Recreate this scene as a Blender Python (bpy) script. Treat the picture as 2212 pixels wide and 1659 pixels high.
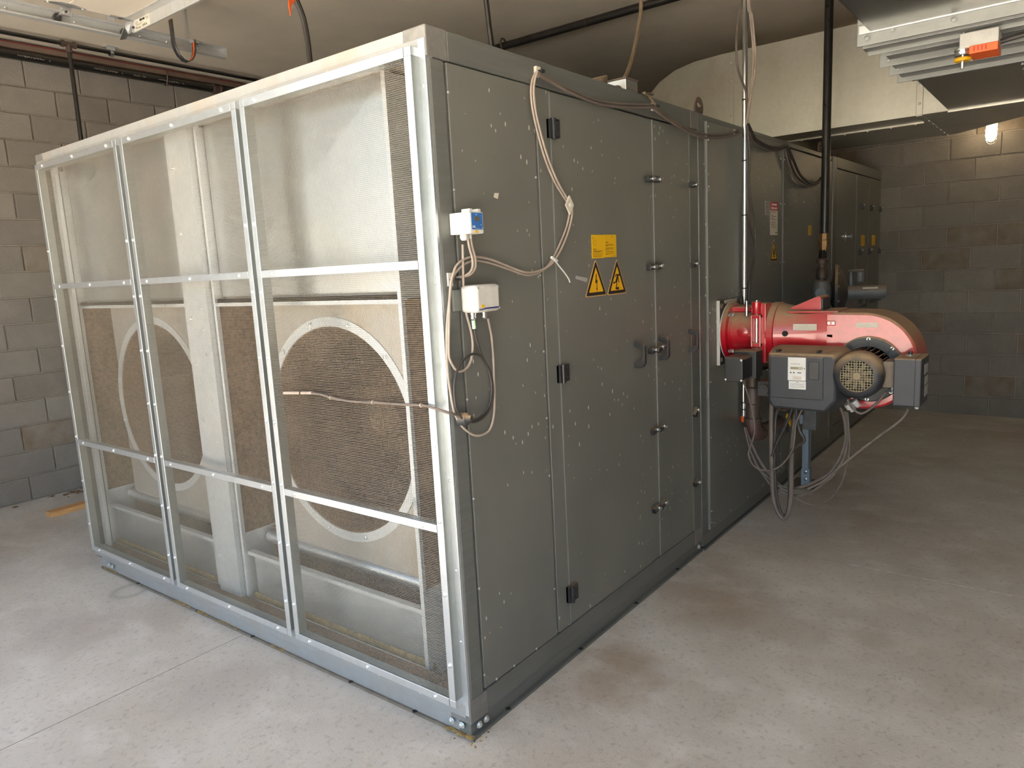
import bpy, bmesh, math, random
from mathutils import Vector, Matrix
random.seed(7)
for o in list(bpy.data.objects): bpy.data.objects.remove(o)
S = bpy.context.scene
COL = S.collection
PI = math.pi
F = -0.04          # floor level
CEIL = 3.62        # ceiling level
XB = 6.70          # back wall
YL = 5.134         # left wall
YR = -4.3          # right wall (beyond the frame)
XF = -2.35         # door wall (behind the camera)

# ------------------------------------------------------------------ camera
cam = bpy.data.cameras.new('camera'); cam.lens = 25.619; cam.sensor_width = 36; cam.clip_start = .05
co = bpy.data.objects.new('camera', cam); COL.objects.link(co); S.camera = co
RT = Vector((0.60768327, -0.79249604, -0.05168244)); UP = Vector((0.15741636, 0.0564098, 0.98591989)); FW = Vector((0.77842221, 0.60726268, -0.15903114))
m = Matrix(((RT.x, UP.x, -FW.x, -1.7816), (RT.y, UP.y, -FW.y, -1.6613), (RT.z, UP.z, -FW.z, 1.66923), (0, 0, 0, 1)))
co.matrix_world = m
# ------------------------------------------------------------------ world, sun, exposure
w = bpy.data.worlds.new('world'); S.world = w; w.use_nodes = True
nt = w.node_tree; nt.nodes.clear()
sky = nt.nodes.new('ShaderNodeTexSky'); sky.sky_type = 'NISHITA'; sky.sun_disc = False
sky.sun_elevation = math.radians(48); sky.sun_rotation = math.radians(180); sky.air_density = 1.2; sky.dust_density = 0.8; sky.ozone_density = 1.0
bg = nt.nodes.new('ShaderNodeBackground'); bg.inputs[1].default_value = 0.66
ow = nt.nodes.new('ShaderNodeOutputWorld')
nt.links.new(sky.outputs[0], bg.inputs[0]); nt.links.new(bg.outputs[0], ow.inputs[0])
sl = bpy.data.lights.new('sun', 'SUN'); sl.energy = 78.0; sl.angle = .01; sl.color = (1, .93, .82)
so = bpy.data.objects.new('sun', sl); COL.objects.link(so); so.rotation_euler = Vector((0.0, 0.72, -0.9)).to_track_quat('-Z', 'Y').to_euler()
so.location = (-6, -6, 8)
pl = bpy.data.lights.new('door_portal', 'AREA'); pl.shape = 'RECTANGLE'; pl.size = 6.6; pl.size_y = 3.1; pl.cycles.is_portal = True
po = bpy.data.objects.new('door_portal', pl); COL.objects.link(po); po.location = (XF - .16, -.1, 1.55); po.rotation_euler = Vector((1, 0, 0)).to_track_quat('-Z', 'Z').to_euler()
vs = S.view_settings; S.display_settings.display_device = 'sRGB'
vs.view_transform = 'Standard'; vs.look = 'None'; vs.gamma = 1; vs.exposure = 0.16; vs.use_curve_mapping = False
S.cycles.use_denoising = True
S.cycles.max_bounces = 10; S.cycles.diffuse_bounces = 6; S.cycles.glossy_bounces = 4; S.cycles.sample_clamp_indirect = 6
S.cycles.use_adaptive_sampling = False

# ------------------------------------------------------------------ materials
def nodes_of(name):
    mt = bpy.data.materials.new(name); mt.use_nodes = True
    n = mt.node_tree; n.nodes.clear()
    out = n.nodes.new('ShaderNodeOutputMaterial'); b = n.nodes.new('ShaderNodeBsdfPrincipled')
    n.links.new(b.outputs[0], out.inputs[0])
    return mt, n, b
def c4(c): return (c[0], c[1], c[2], 1)
class NB:
    def __init__(s, n): s.n = n; s.g = n.nodes.new('ShaderNodeNewGeometry'); s.pos = s.g.outputs['Position']
    def L(s, a, b): s.n.links.new(a, b)
    def scaled(s, sc):
        v = s.n.nodes.new('ShaderNodeVectorMath'); v.operation = 'MULTIPLY'; s.L(s.pos, v.inputs[0]); v.inputs[1].default_value = sc; return v.outputs[0]
    def noise(s, scale, detail=3, vec=None, rough=.55):
        t = s.n.nodes.new('ShaderNodeTexNoise'); t.inputs['Scale'].default_value = scale; t.inputs['Detail'].default_value = detail; t.inputs['Roughness'].default_value = rough
        s.L(vec or s.pos, t.inputs['Vector']); return t.outputs[0]
    def voro(s, scale, vec=None, feat='F1', out='Distance'):
        t = s.n.nodes.new('ShaderNodeTexVoronoi'); t.feature = feat; t.inputs['Scale'].default_value = scale; s.L(vec or s.pos, t.inputs['Vector']); return t.outputs[out]
    def ramp(s, x, a, b, va=0., vb=1.):
        t = s.n.nodes.new('ShaderNodeMapRange'); s.L(x, t.inputs[0]); t.inputs[1].default_value = a; t.inputs[2].default_value = b; t.inputs[3].default_value = va; t.inputs[4].default_value = vb; return t.outputs[0]
    def math(s, op, a, b):
        t = s.n.nodes.new('ShaderNodeMath'); t.operation = op
        for i, x in enumerate((a, b)):
            if isinstance(x, (int, float)): t.inputs[i].default_value = x
            else: s.L(x, t.inputs[i])
        return t.outputs[0]
    def mix(s, f, a, b):
        t = s.n.nodes.new('ShaderNodeMix'); t.data_type = 'RGBA'
        if isinstance(f, (int, float)): t.inputs[0].default_value = f
        else: s.L(f, t.inputs[0])
        for i, x in ((6, a), (7, b)):
            if isinstance(x, tuple): t.inputs[i].default_value = c4(x)
            else: s.L(x, t.inputs[i])
        return t.outputs[2]
    def bump(s, h, dist, strength=1.):
        t = s.n.nodes.new('ShaderNodeBump'); t.inputs['Distance'].default_value = dist; t.inputs['Strength'].default_value = strength; s.L(h, t.inputs['Height']); return t.outputs[0]
    def up(s):
        t = s.n.nodes.new('ShaderNodeSeparateXYZ'); s.L(s.g.outputs['Normal'], t.inputs[0]); return t.outputs[2]
def M(name, col, rough=.5, metal=0., var=.15, scale=6, bump=0., bscale=200, spec=.5, dust=None, dust_amt=1., coat=0., stretch=None):
    mt, n, b = nodes_of(name); k = NB(n)
    vec = k.scaled(stretch) if stretch else None
    nz = k.noise(scale, 4, vec)
    f = k.ramp(nz, .3, .7)
    c = k.mix(f, tuple(x * (1 - var) for x in col), tuple(min(1, x * (1 + var)) for x in col))
    if dust:
        u = k.ramp(k.up(), .02, .6)
        u = k.math('MULTIPLY', u, k.ramp(k.noise(30, 4), .2, .55, .6, 1.)); u = k.math('MULTIPLY', u, dust_amt)
        c = k.mix(u, c, dust)
        r = k.ramp(u, 0, 1, rough, .85); k.L(r, b.inputs['Roughness'])
        if coat: k.L(k.ramp(u, 0, .6, coat, 0), b.inputs['Coat Weight']); b.inputs['Coat Roughness'].default_value = .08
    else:
        k.L(k.ramp(nz, .3, .7, rough * .85, min(1, rough * 1.15)), b.inputs['Roughness'])
        if coat: b.inputs['Coat Weight'].default_value = coat; b.inputs['Coat Roughness'].default_value = .08
    k.L(c, b.inputs['Base Color']); b.inputs['Metallic'].default_value = metal; b.inputs['Specular IOR Level'].default_value = spec
    if bump: k.L(k.bump(k.noise(bscale, 2), bump), b.inputs['Normal'])
    return mt
MT = {}
DUST = (.30, .205, .12)
def galv(name, col, rough, stain=0., metal=.9):
    mt, n, b = nodes_of(name); k = NB(n)
    sp = k.voro(38, out='Color'); t = n.nodes.new('ShaderNodeSeparateColor'); k.L(sp, t.inputs[0])
    big = k.noise(2.2, 3)
    c = k.mix(k.ramp(t.outputs[0], 0, 1), tuple(x * .97 for x in col), tuple(min(1, x * 1.03) for x in col))
    c = k.mix(k.ramp(big, .35, .7, 0, .25), c, tuple(x * .8 for x in col))
    if stain:
        st = k.math('MULTIPLY', k.ramp(k.noise(3.5, 6, k.scaled((1, 1, .6))), .5, .72), stain)
        c = k.mix(st, c, (.30, .22, .14)); k.L(k.ramp(st, 0, .8, metal, .1), b.inputs['Metallic'])
    else: b.inputs['Metallic'].default_value = metal
    k.L(c, b.inputs['Base Color']); k.L(k.ramp(t.outputs[1], 0, 1, rough * .94, rough * 1.06), b.inputs['Roughness'])
    return mt
MT['galv'] = galv('galvanised_steel', (.54, .55, .56), .38)
MT['galv_damp'] = galv('damper_steel', (.27, .275, .265), .45, 0, .45)
MT['chan'] = galv('shaded_channel_steel', (.34, .36, .35), .45, .1, .8)  # galvanised channel webs; the shade on the frame sides is put into this darker grey
MT['edge'] = M('light_edge_strip', (.21, .21, .20), .4, .3, .05)
MT['galv_dull'] = galv('dull_galvanised_steel', (.66, .67, .67), .5, .35, .7)
MT['galv_duct'] = galv('duct_steel', (.58, .555, .49), .42, .3, .8)
MT['galv_dark'] = galv('shiny_duct_steel', (.40, .40, .38), .22)
MT['frame'] = galv('screen_frame_aluminium', (.70, .72, .74), .36, 0, .85)
MT['wire'] = M('wire_mesh_zinc', (.30, .265, .21), .5, .4, .12)
MT['guard'] = M('dusty_guard_wire', (.16, .105, .07), .9, 0, .3, 40)
MT['inner'] = galv('dusty_inner_steel', (.40, .37, .335), .5, 1., .55)
MT['brown'] = M('brown_dust', (.17, .105, .06), .95, 0, .45, 60, .003, 400)
MT['dark'] = M('dark_gap', (.012, .012, .012), .8)
MT['alu_dull'] = M('dull_corner_cap', (.22, .21, .20), .55, .5, .15, 30)
def grey_panel():
    mt, n, b = nodes_of('grey_painted_panel'); k = NB(n)
    base = k.mix(k.ramp(k.noise(1.6, 4), .3, .7), (.115, .115, .104), (.145, .145, .130))
    base = k.mix(k.ramp(k.noise(9, 5, k.scaled((1, 1, .25))), .55, .8, 0, .18), base, (.20, .19, .17))
    v = k.voro(26, k.scaled((1.3, 1.3, .55)))
    r = k.noise(2.6, 2)
    lim = k.ramp(r, .36, .62, .0, .135)
    d = k.math('LESS_THAN', v, lim)
    c = k.mix(k.math('MULTIPLY', d, .85), base, (.60, .58, .50))
    v2 = k.voro(7, k.scaled((1.6, 1.6, .5))); d2 = k.math('LESS_THAN', v2, k.ramp(k.noise(1.7, 2), .5, .75, 0, .055))
    c = k.mix(k.math('MULTIPLY', d2, .5), c, (.42, .39, .32))
    k.L(c, b.inputs['Base Color']); b.inputs['Roughness'].default_value = .31; b.inputs['Specular IOR Level'].default_value = .55
    k.L(k.bump(k.noise(700, 2), .0006), b.inputs['Normal'])
    return mt
MT['panel'] = grey_panel()
MT['rail'] = M('grey_rail_paint', (.15, .155, .145), .42, .35, .12, 5, stretch=(.6, .6, 9))
MT['rail_front'] = galv('front_rail_metal', (.34, .34, .335), .5, .5, .45)
STAINS = [(-0.06, 2.52, .085, .035, .45, (.2, .19, .17)), (0.79, -0.22, .22, 0, .55, (.30, .22, .15)), (1.46, -0.32, .30, 0, .5, (.32, .245, .175)), (0.56, -0.19, .24, 0, .5, (.31, .23, .16)),
          (-0.46, 2.23, .30, 0, .35, (.30, .25, .23)), (-0.30, 1.15, .34, 0, .35, (.28, .25, .22)), (2.38, -0.37, .5, 0, .4, (.33, .26, .19))]
def concrete():
    mt, n, b = nodes_of('concrete_floor'); k = NB(n)
    c = k.mix(k.ramp(k.noise(1.3, 6), .3, .7), (.42, .39, .345), (.53, .505, .455))
    c = k.mix(k.ramp(k.noise(.9, 5), .46, .7, 0, .7), c, (.34, .285, .225))
    c = k.mix(k.ramp(k.noise(5, 7, k.scaled((1.2, .8, 1))), .5, .75, 0, .55), c, (.62, .60, .555))
    c = k.mix(k.ramp(k.noise(45, 5), .54, .75, 0, .55), c, (.24, .20, .165))
    sp = k.math('LESS_THAN', k.voro(55), k.ramp(k.noise(3, 2), .42, .75, 0, .14)); c = k.mix(k.math('MULTIPLY', sp, .8), c, (.09, .075, .06))
    scr = k.math('LESS_THAN', k.voro(4.2, k.scaled((1, 4.5, 1)), 'DISTANCE_TO_EDGE'), .0035); c = k.mix(k.math('MULTIPLY', scr, k.ramp(k.noise(2.3, 2), .5, .7, 0, .35)), c, (.2, .18, .16))
    wob = k.ramp(k.noise(6, 4), .2, .8, -.12, .12)
    for (x, y, r, ring, amt, cl) in STAINS:
        dv = n.nodes.new('ShaderNodeVectorMath'); dv.operation = 'DISTANCE'; k.L(k.pos, dv.inputs[0]); dv.inputs[1].default_value = (x, y, F)
        d = dv.outputs['Value']
        f_ = k.math('SUBTRACT', 1, k.ramp(k.math('ABSOLUTE', k.math('SUBTRACT', d, r), 0), 0, ring, 0, 1)) if ring else k.ramp(k.math('ADD', d, wob), r, r * .3, 0, 1)
        c = k.mix(k.math('MULTIPLY', f_, amt), c, cl)
    k.L(c, b.inputs['Base Color']); k.L(k.ramp(k.noise(4, 3), .3, .7, .5, .75), b.inputs['Roughness'])
    k.L(k.bump(k.noise(120, 4), .0012), b.inputs['Normal'])
    return mt
MT['concrete'] = concrete()
MT['joint'] = M('joint_dirt', (.10, .09, .08), .9)
MT['joint_white'] = M('chalky_joint', (.80, .77, .72), .9, 0, .5, 30)
def block():
    mt, n, b = nodes_of('concrete_block'); k = NB(n)
    oi = n.nodes.new('ShaderNodeObjectInfo')
    c = k.mix(oi.outputs['Random'], (.185, .168, .150), (.252, .230, .207))
    odd = k.math('GREATER_THAN', oi.outputs['Random'], .9)
    c = k.mix(k.math('MULTIPLY', odd, k.ramp(k.noise(7, 4), .35, .65, .2, .8)), c, (.17, .12, .072))
    c = k.mix(k.ramp(k.noise(5, 5), .45, .75, 0, .3), c, (.34, .31, .28))
    c = k.mix(k.ramp(k.noise(160, 3), .45, .75, 0, .45), c, (.13, .115, .10))
    k.L(c, b.inputs['Base Color']); b.inputs['Roughness'].default_value = .92; b.inputs['Specular IOR Level'].default_value = .2
    k.L(k.bump(k.noise(170, 3), .004), b.inputs['Normal'])
    return mt
MT['block'] = block()
MT['mortar'] = M('mortar', (.30, .27, .23), .95, 0, .15, 30, .003, 200)
MT['ceiling'] = M('ceiling_paint', (.80, .72, .61), .7, 0, .05, 3, .0015, 260)
MT['red'] = M('red_enamel', (.40, .004, .013), .3, 0, .06, 20, dust=DUST, coat=.8)
MT['red_face'] = M('dusty_red_enamel', (.40, .014, .020), .34, 0, .2, 9, dust=DUST, coat=.7, stretch=(1, 3, 3))
MT['black_pl'] = M('black_plastic', (.018, .018, .02), .42, 0, .2, 12, dust=DUST, dust_amt=.4)
MT['grey_pl'] = M('dark_grey_plastic', (.028, .030, .037), .5, 0, .1, 12, .0004, 600, dust=DUST)
MT['motor'] = M('motor_black_enamel', (.022, .024, .028), .45, 0, .2, 10, dust=DUST)
MT['dusty'] = M('dusty_grey_casting', (.15, .12, .09), .8, 0, .25, 20)
MT['grille'] = M('brass_coloured_grille', (.27, .22, .125), .6, .2, .2, 30)
MT['iron'] = M('black_iron_pipe', (.022, .020, .018), .32, .2, .25, 15)
MT['lacq'] = M('black_lacquered_pipe', (.012, .011, .010), .18, 0, .2, 10, coat=.5)
MT['brownpipe'] = M('brown_primed_pipe', (.075, .050, .040), .5, .2, .2, 25)
MT['maroon'] = M('maroon_fitting', (.085, .045, .042), .5, 0, .15, 25)
MT['bronze'] = M('bronze_union', (.20, .12, .055), .45, .7, .2, 25)
MT['casting'] = M('blue_grey_casting', (.14, .148, .155), .5, .2, .12, 20, dust=DUST, dust_amt=.7)
MT['casting_d'] = M('dark_casting', (.035, .035, .036), .55, .1, .2, 20, dust=DUST)
MT['emt'] = M('zinc_conduit', (.70, .71, .72), .17, .95, .02, 20)
MT['steel'] = M('bright_steel', (.68, .68, .67), .2, .9, .03, 30)
MT['rivet'] = M('rivet_metal', (.72, .72, .70), .35, .8, .1, 30)
MT['strut'] = M('blue_grey_strut', (.26, .32, .39), .45, .4, .1, 12)
MT['white'] = M('white_enclosure', (.62, .60, .56), .5, 0, .10, 40)
MT['lgrey'] = M('light_grey_enclosure', (.50, .485, .455), .5, 0, .10, 25)
MT['paper'] = M('white_label', (.72, .70, .66), .6, 0, .04, 20)
MT['oldpaper'] = M('yellowed_label', (.55, .50, .42), .6, 0, .06, 20)
MT['greypaper'] = M('grey_label', (.30, .29, .28), .6, 0, .06, 20)
MT['blue'] = M('blue_label', (.03, .12, .36), .4, 0, .03, 20)
MT['navy'] = M('navy_print', (.02, .025, .12), .5)
MT['lcd'] = M('lcd_grey', (.10, .10, .085), .25)
MT['lcd2'] = M('lcd_tan', (.42, .37, .26), .35)
MT['yellow'] = M('warning_yellow', (.66, .38, .004), .45, 0, .05, 10)
MT['orange_edge'] = M('sign_edge_orange', (.62, .36, .12), .5)
MT['amber'] = M('sign_amber', (.68, .36, .006), .45, 0, .04, 8)
MT['ink'] = M('black_print', (.014, .013, .012), .5)
MT['ink2'] = M('brown_print', (.16, .08, .01), .6)
MT['inkg'] = M('grey_print', (.30, .28, .26), .6)
MT['inkw'] = M('white_print', (.75, .75, .75), .6)
MT['redp'] = M('red_print', (.48, .02, .03), .5)
MT['green'] = M('green_sleeve', (.35, .55, .35), .5)
MT['orange'] = M('orange_plastic', (.80, .12, .02), .4, 0, .05)
MT['cable'] = M('dusty_grey_cable', (.125, .10, .085), .6, 0, .2, 18)
MT['cable_l'] = M('light_tan_cable', (.33, .265, .22), .6, 0, .15, 18)
MT['cable_d'] = M('dark_cable', (.035, .030, .027), .5, 0, .2, 18)
MT['cable_b'] = M('brown_cord', (.16, .115, .075), .55, 0, .2, 18)
MT['tie'] = M('black_tie', (.015, .015, .015), .5)
MT['wood'] = M('pine_plank', (.52, .28, .11), .65, 0, .2, 9, stretch=(1, 9, 9))
MT['doorpaint'] = M('cream_door_paint', (.66, .60, .51), .55, 0, .05, 4)
MT['redtrim'] = M('red_primer', (.10, .018, .014), .6, 0, .3, 10)
MT['tantrim'] = M('dusty_primed_steel', (.12, .082, .062), .6, 0, .15, 10)
MT['dirt'] = M('yellow_brown_dirt', (.26, .17, .06), .95, 0, .4, 40, .004, 200)
MT['drive'] = M('outdoor_paving', (.50, .46, .40), .9, 0, .1, 2)
def lamp_glass():
    mt, n, b = nodes_of('lit_lamp_glass'); b.inputs['Base Color'].default_value = (1, .9, .7, 1)
    b.inputs['Emission Color'].default_value = (1, .80, .50, 1); b.inputs['Emission Strength'].default_value = 9
    return mt
MT['lamp'] = lamp_glass()

# ------------------------------------------------------------------ mesh helpers
def wloc(o):
    l = Vector((0, 0, 0))
    while o is not None: l = l + o.location; o = o.parent
    return l
class MB:
    def __init__(s): s.v = []; s.f = []
    def add(s, v, f):
        k = len(s.v); s.v += [tuple(p) for p in v]; s.f += [tuple(i + k for i in q) for q in f]; return s
    def box(s, x0, x1, y0, y1, z0, z1):
        v = [(x, y, z) for z in (z0, z1) for y in (y0, y1) for x in (x0, x1)]
        return s.add(v, [(0, 2, 3, 1), (4, 5, 7, 6), (0, 1, 5, 4), (2, 6, 7, 3), (0, 4, 6, 2), (1, 3, 7, 5)])
    def obox(s, c, ax, ay, az):       # oriented box, half-vectors
        c, ax, ay, az = map(Vector, (c, ax, ay, az))
        v = [c + ax * i + ay * j + az * k for k in (-1, 1) for j in (-1, 1) for i in (-1, 1)]
        return s.add(v, [(0, 2, 3, 1), (4, 5, 7, 6), (0, 1, 5, 4), (2, 6, 7, 3), (0, 4, 6, 2), (1, 3, 7, 5)])
    def lathe(s, o, d, prof, n=20, caps=True, a0=0.):
        o = Vector(o); d = Vector(d).normalized(); a = d.orthogonal().normalized(); b = d.cross(a); v = []; f = []
        for r, t in prof:
            for i in range(n):
                q = 2 * PI * i / n + a0; v.append(o + d * t + (a * math.cos(q) + b * math.sin(q)) * r)
        for j in range(len(prof) - 1):
            for i in range(n):
                i2 = (i + 1) % n; f.append((j * n + i, j * n + i2, (j + 1) * n + i2, (j + 1) * n + i))
        if caps: f.append(tuple(range(n - 1, -1, -1))); f.append(tuple((len(prof) - 1) * n + i for i in range(n)))
        return s.add(v, f)
    def cyl(s, p0, p1, r, n=14, r1=None):
        p0 = Vector(p0); p1 = Vector(p1); d = p1 - p0
        return s.lathe(p0, d, [(r, 0), (r if r1 is None else r1, d.length)], n)
    def tube(s, pts, r, n=8, sub=6, smooth=True, caps=True):
        P = [Vector(p) for p in pts]
        if smooth and len(P) > 2:
            Q = []
            for i in range(len(P) - 1):
                a = P[max(i - 1, 0)]; b = P[i]; c = P[i + 1]; d = P[min(i + 2, len(P) - 1)]
                for k in range(sub):
                    t = k / sub
                    Q.append(.5 * ((2 * b) + (c - a) * t + (2 * a - 5 * b + 4 * c - d) * t * t + (3 * b - a - 3 * c + d) * t ** 3))
            Q.append(P[-1]); P = Q
        T = []
        for i in range(len(P)):
            t = P[min(i + 1, len(P) - 1)] - P[max(i - 1, 0)]
            T.append(t.normalized() if t.length > 1e-9 else Vector((0, 0, 1)))
        u = T[0].orthogonal().normalized(); v = []; f = []
        for i, p in enumerate(P):
            u = (u - T[i] * u.dot(T[i])).normalized(); w_ = T[i].cross(u)
            for k in range(n):
                q = 2 * PI * k / n; v.append(p + (u * math.cos(q) + w_ * math.sin(q)) * r)
        for j in range(len(P) - 1):
            for i in range(n):
                i2 = (i + 1) % n; f.append((j * n + i, j * n + i2, (j + 1) * n + i2, (j + 1) * n + i))
        if caps: f.append(tuple(range(n - 1, -1, -1))); f.append(tuple((len(P) - 1) * n + i for i in range(n)))
        return s.add(v, f)
    def prism(s, poly, d):            # 3D polygon extruded by vector d
        p = [Vector(q) for q in poly]; d = Vector(d); n = len(p)
        v = p + [q + d for q in p]
        return s.add(v, [tuple(range(n - 1, -1, -1)), tuple(range(n, 2 * n))] + [(i, (i + 1) % n, n + (i + 1) % n, n + i) for i in range(n)])
    def ball(s, c, r, n=10, m_=6, sc=(1, 1, 1)):
        v = []; f = []; c = Vector(c)
        for j in range(m_ + 1):
            th = PI * j / m_
            for i in range(n):
                q = 2 * PI * i / n; v.append(c + Vector((r * math.sin(th) * math.cos(q) * sc[0], r * math.sin(th) * math.sin(q) * sc[1], r * math.cos(th) * sc[2])))
        for j in range(m_):
            for i in range(n):
                i2 = (i + 1) % n; f.append((j * n + i, j * n + i2, (j + 1) * n + i2, (j + 1) * n + i))
        return s.add(v, f)
    def rivet(s, p, d, r=.006, n=6):
        return s.lathe(p, d, [(r, -.001), (r * .95, r * .35), (r * .45, r * .7)], n)
    def bolt(s, p, d, r=.009, h=.008):
        s.lathe(p, d, [(r * 1.5, -.001), (r * 1.5, .0015)], 10); return s.lathe(p, d, [(r, .001), (r, h), (r * .8, h * 1.15)], 6)
    def quadstrip(s, A, B):           # ribbon surface between two polylines
        n = len(A); return s.add(list(A) + list(B), [(i, i + 1, n + i + 1, n + i) for i in range(n - 1)])
    def build(s, name, mat, parent=None, smooth=False, bevel=0., kind=None, label=None, cat=None, group=None, origin=None, solid=0., merge=False):
        me = bpy.data.meshes.new(name); off = Vector((0, 0, 0))
        if parent is None:
            if origin is None:
                xs, ys, zs = zip(*s.v); origin = ((min(xs) + max(xs)) / 2, (min(ys) + max(ys)) / 2, min(zs))
            off = Vector(origin)
        me.from_pydata([(x - off.x, y - off.y, z - off.z) for x, y, z in s.v] if parent is None else s.v, [], s.f)
        bm = bmesh.new(); bm.from_mesh(me)
        if merge: bmesh.ops.remove_doubles(bm, verts=bm.verts, dist=1e-5)
        bmesh.ops.recalc_face_normals(bm, faces=bm.faces); bm.to_mesh(me); bm.free()
        if smooth:
            me.shade_smooth(); me.set_sharp_from_angle(angle=math.radians(38))
        me.materials.append(MT[mat])
        o = bpy.data.objects.new(name, me); COL.objects.link(o)
        if parent is not None:
            o.parent = parent; o.location = -wloc(parent)
        else: o.location = off
        if solid:
            md = o.modifiers.new('thick', 'SOLIDIFY'); md.thickness = solid; md.offset = 0
        if bevel:
            md = o.modifiers.new('bevel', 'BEVEL'); md.width = bevel; md.segments = 2; md.limit_method = 'ANGLE'; md.angle_limit = .6
        tag(o, label, cat, group, kind)
        return o
def tag(o, label=None, cat=None, group=None, kind=None):
    if label: o['label'] = label
    if cat: o['category'] = cat
    if group: o['group'] = group
    if kind: o['kind'] = kind
    return o
def thing(name, loc, label, cat, group=None):
    o = bpy.data.objects.new(name, None); COL.objects.link(o); o.location = loc; o.empty_display_size = .1
    return tag(o, label, cat, group)
def instance(src, parent, off, name=None):
    c = src.copy(); COL.objects.link(c); c.parent = parent
    c.location = src.location + Vector(off); return c
def text(body, pos, xa, ya, size, mat, parent, name='lettering', align='LEFT', thick=0.0004):
    cu = bpy.data.curves.new(name, 'FONT'); cu.body = body; cu.size = size; cu.align_x = align; cu.extrude = thick
    cu.materials.append(MT[mat]); cu.resolution_u = 3
    tmp = bpy.data.objects.new(name, cu); me = bpy.data.meshes.new_from_object(tmp); me.name = name
    bpy.data.objects.remove(tmp); bpy.data.curves.remove(cu)
    o = bpy.data.objects.new(name, me); COL.objects.link(o)
    xa = Vector(xa).normalized(); ya = Vector(ya).normalized(); za = xa.cross(ya)
    mm = Matrix((xa, ya, za)).transposed().to_4x4(); mm.translation = Vector(pos)
    o.parent = parent; mm.translation -= wloc(parent)
    o.matrix_basis = mm
    return o
SX, SZ = Vector((1, 0, 0)), Vector((0, 0, 1))
def rv(R, t): v = Vector(t); v.rotate(R); return v

# ================================================================== the room
def struct(name, mb, mat, **k): return mb.build(name, mat, None, kind='structure', **k)
# floor: four slabs with sawn joints between them
fl = struct('floor', MB().box(XF - .15, XB + .2, YR - .2, YL + .2, F - .12, F - .0012), 'joint', label='grey stained concrete floor with sawn joints')
JX, JY = 2.305, 1.477
for x0, x1 in ((XF - .15, JX - .0022), (JX + .0022, XB + .1)):
    for y0, y1 in ((YR - .1, JY - .0022), (JY + .0022, YL + .1)):
        MB().box(x0, x1, y0, y1, F - .03, F).build('slab', 'concrete', fl)
MB().box(JX - .003, JX + .003, -2.2, -.75, F - .0012, F - .0002).build('joint_filler', 'joint_white', fl, label='chalky white filler in the joint')
struct('ceiling', MB().box(XF - .15, XB + .2, YR - .2, YL + .2, CEIL, CEIL + .2), 'ceiling', label='smooth beige painted ceiling')
struct('ground', MB().box(-16, XF - .15, -16, 16, F - .2, F - .01), 'drive', label='sunlit paving outside the open door')
BL, BH = .4161, .2081
def block_mesh(lx, lz, d=.016, ch=.004):
    """one concrete block face: chamfered front slab centred on the origin, front towards -Y"""
    a, c = lx / 2, lz / 2
    v = [(-a, 0, -c), (a, 0, -c), (a, 0, c), (-a, 0, c), (-a, -d + ch, -c), (a, -d + ch, -c), (a, -d + ch, c), (-a, -d + ch, c),
         (-a + ch, -d, -c + ch), (a - ch, -d, -c + ch), (a - ch, -d, c - ch), (-a + ch, -d, c - ch)]
    f = [(8, 9, 10, 11)] + [(i, (i + 1) % 4, 4 + (i + 1) % 4, 4 + i) for i in range(4)] + [(4 + i, 4 + (i + 1) % 4, 8 + (i + 1) % 4, 8 + i) for i in range(4)]
    me = bpy.data.meshes.new('brick'); me.from_pydata(v, [], f); me.materials.append(MT['block']); return me
def block_wall(wall, along, u0, du, z0, dz, umin, umax, vis0, vis1, zmax, place, rot):
    me = block_mesh(du - .011, dz - .011); rest = MB(); n = 0
    while z0 + n * dz < zmax:
        zc = z0 + (n + .5) * dz; k = math.floor((umin - u0) / du) - 1
        while True:
            uc = u0 + (k + .5 + (.5 if n % 2 else 0)) * du; k += 1
            if uc - du / 2 < umin - .01: continue
            if uc + du / 2 > umax + .01: break
            top = zc + dz / 2 > zmax
            p = Vector(place(uc, zc))
            if vis0 <= uc <= vis1 and not top:
                o = bpy.data.objects.new('brick', me); COL.objects.link(o); o.parent = wall
                o.rotation_euler = (0, 0, rot); o.location = p + Vector((random.uniform(-.0015, .0015),) * 2 + (0,)) - wloc(wall)
            else:
                R = Matrix.Rotation(rot, 3, 'Z'); hz = min(1, (zmax - .005 - zc + dz / 2) / dz)
                rest.add([rv(R, (v.co.x, v.co.y, v.co.z if v.co.z < 0 else v.co.z * (2 * hz - 1))) + p for v in me.vertices], [tuple(q.vertices) for q in me.polygons])
        n += 1
    rest.build('further_bricks', 'block', wall, kind='stuff')
wl = struct('wall_left', MB().box(XF - .15, XB + .15, YL, YL + .15, F - .05, CEIL), 'mortar', label='grey concrete block wall on the left')
block_wall(wl, 'x', .3627, BL, F, BH, XF, XB, -.75, 3.7, CEIL - .01, lambda u, z: (u, YL, z), 0)
wb = struct('wall_back', MB().box(XB, XB + .15, YR - .1, YL, F - .05, CEIL), 'mortar', label='dim concrete block wall at the far end')
KB = 1.0368; dU, dZ = .4064 * KB, .2032 * KB
block_wall(wb, 'y', -1.6613 + (-.2364 + 1.6613) * KB, dU, 1.669 * (1 - KB) - .0005, dZ, YR, YL, -2.5, .75, CEIL - .01, lambda u, z: (XB, u, z), -PI / 2)
struct('wall_right', MB().box(XF - .15, XB + .15, YR - .15, YR, F - .05, CEIL), 'block', label='concrete block wall to the right')
fw_ = struct('wall_front', MB().box(XF - .15, XF, YR, -3.6, F - .05, CEIL).box(XF - .15, XF, 3.25, YL, F - .05, CEIL).box(XF - .15, XF, -3.6, 3.25, 3.15, CEIL), 'block', label='wall around the open overhead door')
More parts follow.
